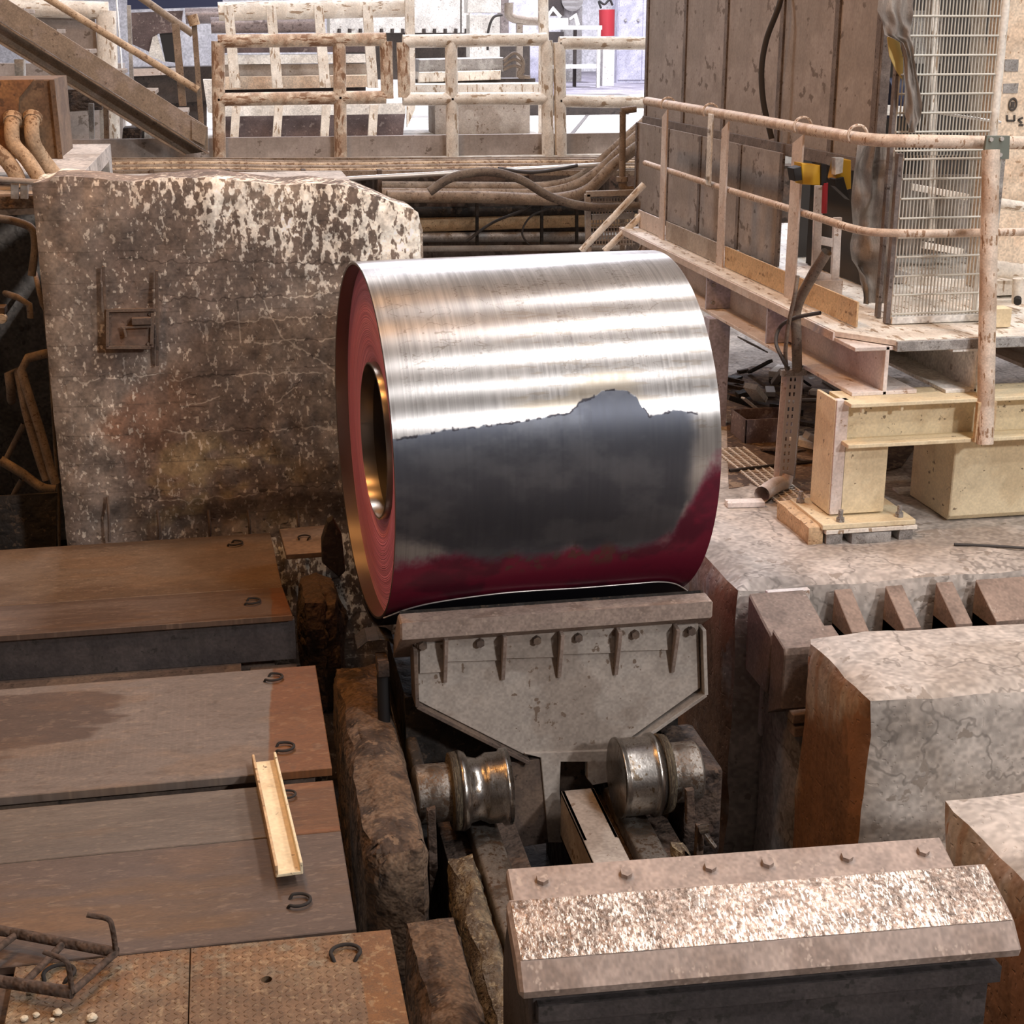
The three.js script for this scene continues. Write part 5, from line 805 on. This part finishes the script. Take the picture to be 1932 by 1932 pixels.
{ // stair stringer coming down from the left
  const z = -14.75, t = thing('stair_flight', 'brown steel stair with a pipe handrail coming down from the left', 'stair');
  part(t, 'stringer', slabZ(pxz([[-60, -55], [0, -10], [392, 240], [392, 286], [-60, 2]], z + 0.16), z + 0.16, 0.03, 0.002), M.stringer, 'wide brown stringer plate');
  part(t, 'channel_web', slabZ(pxz([[-60, 0], [392, 286], [352, 291], [-60, 42]], z - 0.06), z - 0.06, 0.03, 0.002), M.stringer, 'channel below the overhanging stringer plate');
  part(t, 'flange', bar(onZ(-60, 4, z + 0.05), onZ(394, 289, z + 0.05), 0.2, 0.02), M.stringer); part(t, 'flange', bar(onZ(-60, 43, z + 0.0), onZ(350, 292, z + 0.0), 0.16, 0.02), M.stringer);
  part(t, 'handrail', cyl(onZ(82, -8, z), onZ(374, 170, z), 0.034), M.pipeTan, 'tan handrail pipe'); part(t, 'handrail', cyl(onZ(255, -12, z - 0.9), onZ(364, 64, z - 0.9), 0.036), M.stringer);
  part(t, 'handrail_post', bar(onZ(331, 45, z - 0.1), onZ(345, 200, z - 0.1), 0.07, 0.03, V(0, 0, 1)), M.pipe); part(t, 'handrail_post', bar(onZ(366, 40, z - 0.05), onZ(380, 235, z - 0.05), 0.05, 0.03, V(0, 0, 1)), M.pipe); part(t, 'foot_plate', slabZ(pxz([[362, 225], [390, 240], [386, 275], [362, 262]], z + 0.2), z + 0.2, 0.02), M.stringer); part(t, 'rail_elbow', cyl(onZ(362, 28, z), onZ(368, 48, z), 0.05), M.pipeTan);
  for (let i = 0; i < 6; i++) { const p = onZ(20 + i * 62, 20 + i * 39, z - 0.05); part(t, 'tread', box(p.x - 0.12, p.x + 0.12, p.y - 0.02, p.y + 0.02, z - 0.9, z - 0.04), M.stringer); }
  for (let i = 0; i < 5; i++) { const p = onZ(60 + i * 70, 55 + i * 44 + (i % 3) * 6, z + 0.163); part(t, 'rivet', cyl(p, p.clone().add(V(0, 0, 0.008)), 0.01, 0.008, 8), M.stringer); }
}
{ // white pillar and panel behind the stair
  const z = -16.2, t = thing('pipe_gate', 'thick chipped white pipe frame behind the stair', 'pipe frame');
  part(t, 'post', cyl(onZ(200, 20, z), onZ(208, 260, z), 0.1, 0.1, 20), M.chipped); part(t, 'beam', cyl(onZ(20, 14, z), onZ(205, 20, z), 0.085, 0.085, 20), M.chipped); part(t, 'back_panel', box(...(() => { const a = onZ(60, 30, z - 0.1), b = onZ(186, 120, z - 0.1); return [a.x, b.x, b.y, a.y]; })(), z - 0.15, z - 0.1), M.panel);
  single('white_pillar', box(...(() => { const a = onZ(216, -30, -16.6), b = onZ(240, 262, -16.6); return [a.x, b.x, 1.42, 4.4]; })(), -16.8, -16.6), M.white, 'white painted pillar beside the thick pipe frame', 'pillar');
  single('thin_post', bar(onZ(243, 10, -16.3), onZ(253, 270, -16.3).setY(1.43), 0.04, 0.04), M.galvanised, 'thin grey post beside the white pillar', 'post');
  const m = thing('maroon_machine', 'dark maroon machine plate with chalk marks behind the stair', 'machine'); const zz = -19;
  part(m, 'plate', slabZ(pxz([[246, 24], [345, 20], [340, 60], [296, 64], [282, 98], [246, 82]], zz), zz, 0.3), M.maroon); part(m, 'base', slabZ(pxz([[246, 128], [400, 125], [400, 190], [246, 200]], zz - 0.2), zz - 0.2, 0.6), M.darkPaint); part(m, 'white_guard', slabZ(pxz([[288, 70], [296, 66], [312, 118], [280, 104]], zz + 0.1), zz + 0.1, 0.05), M.white); part(m, 'block', slabZ(pxz([[300, 60], [330, 58], [330, 118], [312, 116]], zz - 0.02), zz - 0.02, 0.3), M.black); part(m, 'leg', slabZ(pxz([[262, 190], [390, 185], [390, 262], [262, 268]], zz - 0.3), zz - 0.3, 0.4), M.darkPaint); part(m, 'shelf', slabZ(pxz([[250, 130], [345, 128], [345, 140], [250, 144]], zz), zz, 0.3), M.pinkPaint);
  const cb = thing('blue_beam', 'dark blue overhead beam far behind the stair', 'beam'); part(cb, 'beam', slabZ(pxz([[240, -40], [420, -40], [420, 12], [240, 18]], -24), -24, 0.4), M.blue); part(cb, 'hanger', box(...(() => { const a = onZ(300, -40, -24); return [a.x, a.x + 0.1]; })(), 3.0, 9.5, -24.3, -24.2), M.blue);
  single('stone_block', slabZ(pxz([[232, 242], [268, 240], [268, 282], [228, 282]], -15.6), -15.6, 0.4, 0.02), M.rustDark, 'dark stone block under the stair', 'block');
  single('white_crate', slabZ(pxz([[271, 242], [320, 246], [322, 285], [271, 282]], -15.7), -15.7, 0.3, 0.01), M.white, 'white crate under the stair', 'crate');
  for (const [x, k] of [[172, 'grey'], [200, 'brown']]) single('support_leg', bar(onZ(x, 195, -15.5), onZ(x + 2, 280, -15.5), 0.07, 0.05), k === 'grey' ? M.galvanised : M.pipe, k + ' support leg in the shade under the stair', 'leg');
  single('under_stair_beam', slabZ(pxz([[108, 170], [192, 169], [192, 207], [112, 212]], -15.9), -15.9, 0.2), M.rustDark, 'rusty beam under the stair', 'beam');
  single('machine_cabinet', slabZ(pxz([[-60, 120], [232, 120], [232, 284], [-60, 290]], -17.2), -17.2, 0.4), M.panel, 'grey brown machine cabinet in the shade below the stair', 'cabinet');
  single('white_shoe_box', slabZ(pxz([[26, 112], [45, 112], [46, 146], [28, 144]], -15.2), -15.2, 0.15, 0.01), M.white, 'small white box hanging under the stair', 'box');
}
{ // rusty tank with two pipe stubs, upper left, and the dark recess beside the pier
  const z = -9.4, t = thing('rusty_tank', 'rust brown box tank with a torn plate edge at the upper left', 'tank');
  part(t, 'body', slabZ(pxz([[-80, 152], [98, 150], [112, 300], [-80, 300]], z), z, 0.9, 0.006), M.tank); part(t, 'face_plate', slabZ(pxz([[-80, 152], [64, 150], [36, 185], [34, 240], [8, 300], [-80, 300]], z + 0.02), z + 0.02, 0.015, 0.002), M.plateRust); part(t, 'edge', bar(onZ(98, 150, z + 0.02), onZ(114, 300, z + 0.02), 0.03, 0.03), M.tank);
  const st = (pts, l) => { const o = thing('pipe_stub', l, 'pipe'); part(o, 'pipe', tube(pts, 0.043, 50, 14), M.pipeTan); part(o, 'collar', cyl(pts[0].clone().add(V(0, 0, 0.005)), pts[1].clone().lerp(pts[0], 0.6), 0.056, 0.053, 16), M.pipeTan); };
  st([onZ(25, 222, z + 0.035), onZ(22, 245, z + 0.14), onZ(26, 272, z + 0.18), onZ(50, 300, z + 0.22), onZ(80, 345, z + 0.28)], 'tan pipe bending down out of the tank nearest its torn edge');
  st([onZ(62, 220, z + 0.035), onZ(60, 240, z + 0.12), onZ(62, 265, z + 0.14), onZ(80, 298, z + 0.08), onZ(103, 328, z + 0.06)], 'tan pipe bending down out of the tank beside the pier');
  single('pipe_stub', tube([onZ(-30, 270, z + 0.2), onZ(5, 295, z + 0.22), onZ(28, 325, z + 0.24), onZ(40, 355, z + 0.26)], 0.045), M.pipeTan, 'lower tan pipe running down past the tank', 'pipe');
  struct('wall_recess', box(-5, -0.92, -1.6, 1.6, -13, -12.7), M.slab, 'back of the deep recess beside the pier');
  struct('wall_recess', box(-0.92, 0.95, -1.6, 1.5, -12.7, -8.36), M.slab, 'hidden concrete mass added behind the pier to shade the recess');  // added block, there to keep light out of the recess
  struct('wall_recess', box(-5, -0.92, 1.6, 1.72, -13, -9.0), M.slab, 'slab added over the recess to keep it in shade');  // added slab that blocks the roof lamps above the recess
  struct('wall_recess', box(-2.6, -2.4, -1.6, 1.6, -12.7, -7.8), M.slab, 'far side of the recess');
  const y1 = thing('channel_rack', 'rusty channel frame at the top of the dark recess', 'frame'); const zr = -8.9;
  part(y1, 'channel', slabZ(pxz([[-60, 372], [86, 368], [86, 392], [-60, 398]], zr), zr, 0.09, 0.004), M.rust); part(y1, 'rod', cyl(onZ(-40, 335, zr + 0.1), onZ(84, 345, zr + 0.1), 0.016), M.dusty); for (const x of [28, 46, 72]) part(y1, 'upright', bar(onZ(x, 340, zr + 0.05), onZ(x, 375, zr + 0.05), 0.04, 0.04), M.dusty); part(y1, 'wall_fixing', bar(onZ(-60, 392, zr - 0.1), onZ(-60, 1040, zr - 0.1), 0.1, 0.1), M.rustDark);
  let depth = -8.3; const tb = (pts, r, m, l, n = 'recess_pipe') => (depth -= 0.065, single)(n, tube([...(/short hooked|thin bracket|crooked|straight dusty/.test(l) ? [onZ(pts[0][0], pts[0][1], -12.69)] : []), ...pts.map(p => onZ(p[0], p[1], p[2] ?? depth))], r, 60, 10), m, l, 'pipe');
  tb([[-20, 410], [30, 418], [60, 432], [66, 460], [60, 520]], 0.022, M.hose, 'dark bent pipe high in the recess');
  tb([[30, 560], [48, 566], [58, 582], [58, 600]], 0.018, M.hose, 'short hooked pipe in the recess');
  tb([[72, 540], [80, 575], [92, 590], [97, 622]], 0.014, M.pipe, 'thin bracket pipe on the edge of the pier');
  tb([[84, 668], [55, 674], [40, 690], [45, 715], [78, 820], [98, 892], [105, 912]], 0.026, M.pipe, 'crooked dusty pipe with a bent top in the recess');
  tb([[20, 730], [18, 692], [28, 690], [50, 780], [75, 868], [88, 905]], 0.026, M.pipe, 'straight dusty pipe running down beside the crooked one');
  tb([[0, 868], [40, 892], [80, 920], [105, 924]], 0.028, M.pipe, 'thick dusty pipe sloping to the foot of the recess');
  tb([[-5, 972], [15, 960], [28, 930], [42, 905]], 0.018, M.hose, 'small curved pipe low in the recess');
  tb([[10, 870], [30, 830], [45, 800]], 0.018, M.hose, 'thin strut pipe crossing the recess');
  tb([[84, 585], [95, 700], [104, 850], [110, 930], [112, 1030]], 0.01, M.hose, 'thin cable hanging along the edge of the pier', 'hanging_wire');
  const lp = thing('inspection_lamp', 'small round white lens on a bracket in the dark recess', 'lamp'); const c = onZ(4, 600, -8.5); part(lp, 'lens', cyl(c, c.clone().add(V(0, 0, 0.03)), 0.03, 0.026, 18), M.white); part(lp, 'body', box(c.x - 0.1, c.x + 0.02, c.y + 0.02, c.y + 0.06, c.z - 0.1, c.z + 0.02), M.dustyDark); part(lp, 'bracket', bar(c.clone().add(V(-0.1, 0, -0.05)), onZ(-60, 620, -8.9), 0.03, 0.03), M.dustyDark);
  single('rubber_curtain', slabZ(pxz([[-60, 940], [108, 930], [106, 1045], [-60, 1050]], -8.45), -8.45, 0.02), M.grease, 'dark rubber curtain at the foot of the recess', 'curtain');
}
{ // roller table and racks behind the white railing
  const z = -17.5, t = thing('slanted_rack', 'slanted cream steel rack with a fat top pipe behind the railing', 'rack');
  part(t, 'top_pipe', cyl(onZ(412, 22, z), onZ(770, 14, z), 0.1, 0.1, 20), M.chipped);
  for (const [x0, x1] of [[432, 452], [512, 532], [602, 622], [694, 712]]) { part(t, 'post', slabZ(pxz([[x0 - 10, 10], [x0 + 8, 10], [x1 + 2, 166], [x1 - 18, 166]], z + 0.12), z + 0.12, 0.06, 0.003), M.chipped); part(t, 'foot_post', slabZ(pxz([[x1 - 14, 198], [x1 + 2, 198], [x1 - 2, 262], [x1 - 18, 262]], z + 0.3), z + 0.3, 0.06, 0.003), M.chipped); }
  part(t, 'end_post', slabZ(pxz([[764, -20], [782, -20], [784, 205], [768, 240]], z + 0.14), z + 0.14, 0.06, 0.003), M.chipped); part(t, 'low_beam', slabZ(pxz([[420, 198], [765, 194], [765, 215], [420, 220]], z + 0.1), z + 0.1, 0.1, 0.004), M.white);
  const rt = thing('roller_table', 'roller table with pale skid plates behind the slanted rack', 'roller table'); const q = -18.4;
  part(rt, 'roller', cyl(onZ(398, 48, q), onZ(612, 46, q), 0.09, 0.09, 24), M.roll); part(rt, 'roller', cyl(onZ(350, 30, q - 0.5), onZ(600, 28, q - 0.5), 0.09, 0.09, 24), M.roll);
  part(rt, 'side_plate', slabZ(pxz([[420, 78], [690, 76], [690, 98], [420, 100]], q), q, 0.2), M.maroon); part(rt, 'skid_plate', slabZ(pxz([[410, 104], [690, 102], [690, 118], [410, 122]], q + 0.1), q + 0.1, 0.3), M.white); part(rt, 'skid_plate', slabZ(pxz([[405, 146], [700, 142], [700, 164], [405, 170]], q + 0.4), q + 0.4, 0.3), M.peach); part(rt, 'rear_plate', slabZ(pxz([[410, 122], [700, 120], [700, 146], [410, 150]], q + 0.05), q + 0.05, 0.2), M.dusty);
  part(rt, 'base', slabZ(pxz([[405, 215], [765, 210], [760, 258], [405, 268]], q + 0.8), q + 0.8, 1.0), M.maroon); part(rt, 'left_cover', slabZ(pxz([[383, 150], [405, 150], [405, 215], [392, 212]], q + 0.6), q + 0.6, 0.2), M.white); part(rt, 'leg', slabZ(pxz([[410, 160], [690, 158], [690, 215], [410, 218]], q - 0.1), q - 0.1, 0.3), M.darkPaint);
}
{ // far machines and furniture
  const w = thing('white_machine', 'big white machine housing with a row of studs along its foot', 'machine'); const z = -22;
  part(w, 'housing', slabZ(pxz([[622, -60], [888, -60], [888, 62], [622, 62]], z), z, 0.6, 0.004), M.white); for (let i = 0; i < 14; i++) part(w, 'stud', cyl(onZ(640 + i * 20, 62, z + 0.02), onZ(640 + i * 20, 54, z + 0.02), 0.025, 0.025, 8), M.darkPaint); part(w, 'seam', slabZ(pxz([[869, -60], [871, -60], [871, 62], [869, 62]], z + 0.01), z + 0.01, 0.01), M.darkPaint); part(w, 'base', slabZ(pxz([[640, 62], [1000, 62], [1000, 150], [640, 150]], z - 0.2), z - 0.2, 0.6), M.darkPaint); part(w, 'foot', box(4.0, 6.0, 1.42, 1.7, z - 0.9, z - 0.3), M.darkPaint);
  const c = thing('white_cabinet', 'white cabinet with a black hose beside the white machine', 'cabinet'); part(c, 'door', slabZ(pxz([[886, 28], [943, 28], [943, 108], [886, 108]], -21), -21, 0.3, 0.004), M.white); part(c, 'top', slabZ(pxz([[882, -40], [945, -40], [945, 24], [882, 24]], -21), -21, 0.3, 0.004), M.white); part(c, 'hose', tube([onZ(920, 95, -20.9), onZ(922, 55, -20.9), onZ(932, 32, -20.9), onZ(948, 28, -20.9)], 0.018), M.cable); part(c, 'plinth', box(...(() => { const a = onZ(888, 108, -21), b = onZ(940, 108, -21); return [a.x, b.x, 1.42, a.y]; })(), -21.3, -21.05), M.darkPaint);
  const b = thing('machine_bed', 'greenish machine bed with tangled hoses behind the railing', 'machine'); const zb = -18.8;
  part(b, 'bed', slabZ(pxz([[790, 112], [950, 108], [950, 135], [790, 140]], zb), zb, 0.5, 0.01), M.galvanised); part(b, 'lower_bed', slabZ(pxz([[790, 136], [945, 132], [945, 150], [790, 156]], zb + 0.05), zb + 0.05, 0.5, 0.01), M.chipped); part(b, 'support', slabZ(pxz([[785, 150], [1010, 148], [1010, 160], [785, 165]], zb - 0.05), zb - 0.05, 0.5), M.darkPaint); for (const k of [0, 1, 2]) part(b, 'hose', tube([onZ(950, 115 + k * 8, zb + 0.02), onZ(972, 100 + k * 12, zb + 0.02), onZ(988, 118 + k * 8, zb + 0.02), onZ(978, 140 + k * 2, zb + 0.02), onZ(1000, 146, zb + 0.02)], 0.02), M.hose);
  part(b, 'skid', slabZ(pxz([[780, 160], [1030, 158], [1030, 182], [780, 184]], zb + 0.6), zb + 0.6, 0.6), M.chipped); part(b, 'leg', box(...(() => { const a = onZ(820, 184, zb + 0.5), d = onZ(1000, 184, zb + 0.5); return [a.x, d.x, 1.42, a.y + 0.1]; })(), zb - 0.1, zb + 0.5), M.dusty);
  const p = thing('pipe_manifold', 'grey pipe manifold in front of the dark back wall', 'pipe'); part(p, 'riser', cyl(onZ(1024, -30, -17.2), onZ(1026, 80, -17.2), 0.06, 0.06, 16), M.chipped); part(p, 'elbow', tube([onZ(960, 5, -20), onZ(962, 30, -20), onZ(985, 38, -20), onZ(1018, 40, -20)], 0.06), M.dusty); part(p, 'stand', bar(onZ(980, 45, -20), onZ(980, 150, -20), 0.08, 0.08), M.dusty); part(p, 'riser_foot', cyl(onZ(1026, 80, -17.2), V(onZ(1026, 80, -17.2).x, 1.42, -17.2), 0.06), M.chipped);
  const d = -33, f = thing('side_table', 'white work table with papers by the grey cabinet', 'table');
  part(f, 'table_top', slabZ(pxz([[1026, 48], [1136, 48], [1136, 56], [1026, 56]], d), d, 0.8), M.white); part(f, 'shelf', slabZ(pxz([[1030, 124], [1132, 122], [1132, 129], [1030, 130]], d), d, 0.8), M.white); for (const [x, zz] of [[1130, d], [1029, d], [1085, d - 0.75]]) part(f, 'leg', bar(onZ(x, 52, zz), V(onZ(x, 52, zz).x, 1.43, zz), 0.07, 0.07), zz === d ? M.white : M.darkPaint);
  const st = (pts, l) => single('paper_stack', slabZ(pxz(pts, d + 0.1 - 0.3), d - 0.2, 0.06), M.paper, l, 'papers'); st([[1030, 48], [1030, 34], [1072, 34], [1072, 48]], 'low stack of white papers on the work table'); st([[1028, 34], [1044, 12], [1060, 30], [1056, 34], [1044, 20], [1034, 34]], 'folded card standing on the paper stack'); st([[1075, 34], [1088, 25], [1094, 46], [1088, 48], [1084, 32], [1076, 38]], 'open booklet leaning on the work table');
  const e = thing('fire_bucket', 'red drum standing beside the grey cabinet', 'drum'); part(e, 'drum', cyl(V(onZ(1145, 68, -34).x, onZ(1145, 68, -34).y, -34), V(onZ(1145, 18, -34).x, onZ(1145, 18, -34).y, -34), 0.17, 0.18, 24), M.red); part(e, 'handles', tube([onZ(1134, 16, -34), onZ(1130, 2, -34), onZ(1140, 8, -34), onZ(1150, 0, -34), onZ(1156, 10, -34)], 0.025), M.black); part(e, 'stand', box(...(() => { const a = onZ(1136, 70, -34), g = onZ(1158, 70, -34); return [a.x, g.x, 1.43, a.y]; })(), -34.3, -33.9), M.white);
  const g = thing('grey_cabinet', 'tall lavender grey double door cabinet beside the enclosure', 'cabinet'); const zg = -36; const ga = onZ(1164, 140, zg), gb = onZ(1260, 140, zg);
  part(g, 'body', box(ga.x, gb.x, 1.43, 4.2, zg - 0.6, zg - 0.02), M.lavender); const gm = onZ(1212, 60, zg).x; part(g, 'door', box(ga.x + 0.02, gm - 0.01, 1.5, 4.15, zg - 0.02, zg + 0.01), M.lavender); part(g, 'door', box(gm + 0.01, gb.x - 0.02, 1.5, 4.15, zg - 0.02, zg + 0.01), M.lavender); for (const x of [1180, 1204]) { const k = onZ(x, 38, zg + 0.02); part(g, 'knob', cyl(k, k.clone().add(V(0, 0, 0.04)), 0.04, 0.03, 12), M.galvanised); }
  const wb = thing('wall_board', 'round dial and dark board behind the work table', 'board'); const zw = -37; part(wb, 'board', slabZ(pxz([[1028, -40], [1064, -40], [1064, 30], [1028, 30]], zw), zw, 0.1), M.darkPaint); part(wb, 'dial', cyl(onZ(1080, 0, zw), onZ(1080, 0, zw + 0.1), 0.26, 0.26, 24), M.galvanised); part(wb, 'locker', box(onZ(1064, 60, zw).x, onZ(1100, 60, zw).x, 1.43, 3.2, zw - 0.4, zw - 0.1), M.galvanised); part(wb, 'dark_door', slabZ(pxz([[1026, 60], [1064, 60], [1064, 128], [1026, 128]], zw), zw, 0.1), M.darkPaint); part(wb, 'plinth', box(onZ(1026, 128, zw).x, onZ(1064, 128, zw).x, 1.43, onZ(1040, 128, zw).y, zw - 0.1, zw), M.darkPaint);
  single('grey_column', box(...(() => { const a = onZ(945, 0, -30), b2 = onZ(960, 0, -30); return [a.x, b2.x, 1.42, 9.5]; })(), -30.4, -30), M.seam, 'dark grey roof column behind the white cabinet', 'column');
  single('dark_backdrop_panel', box(...(() => { const a = onZ(948, 0, -34), b2 = onZ(1026, 0, -34); return [a.x, b2.x, 1.43, 5]; })(), -34.3, -34.2), M.lavender, 'shaded partition panel behind the pipe manifold', 'partition');
  single('floor_crack_bar', bar(onY(1118, 205, 1.425), onY(1066, 268, 1.425), 0.05, 0.01), M.darkPaint, 'dark bar lying on the pale floor behind the railing', 'bar');
}

settle();
renderer.render(scene, camera);
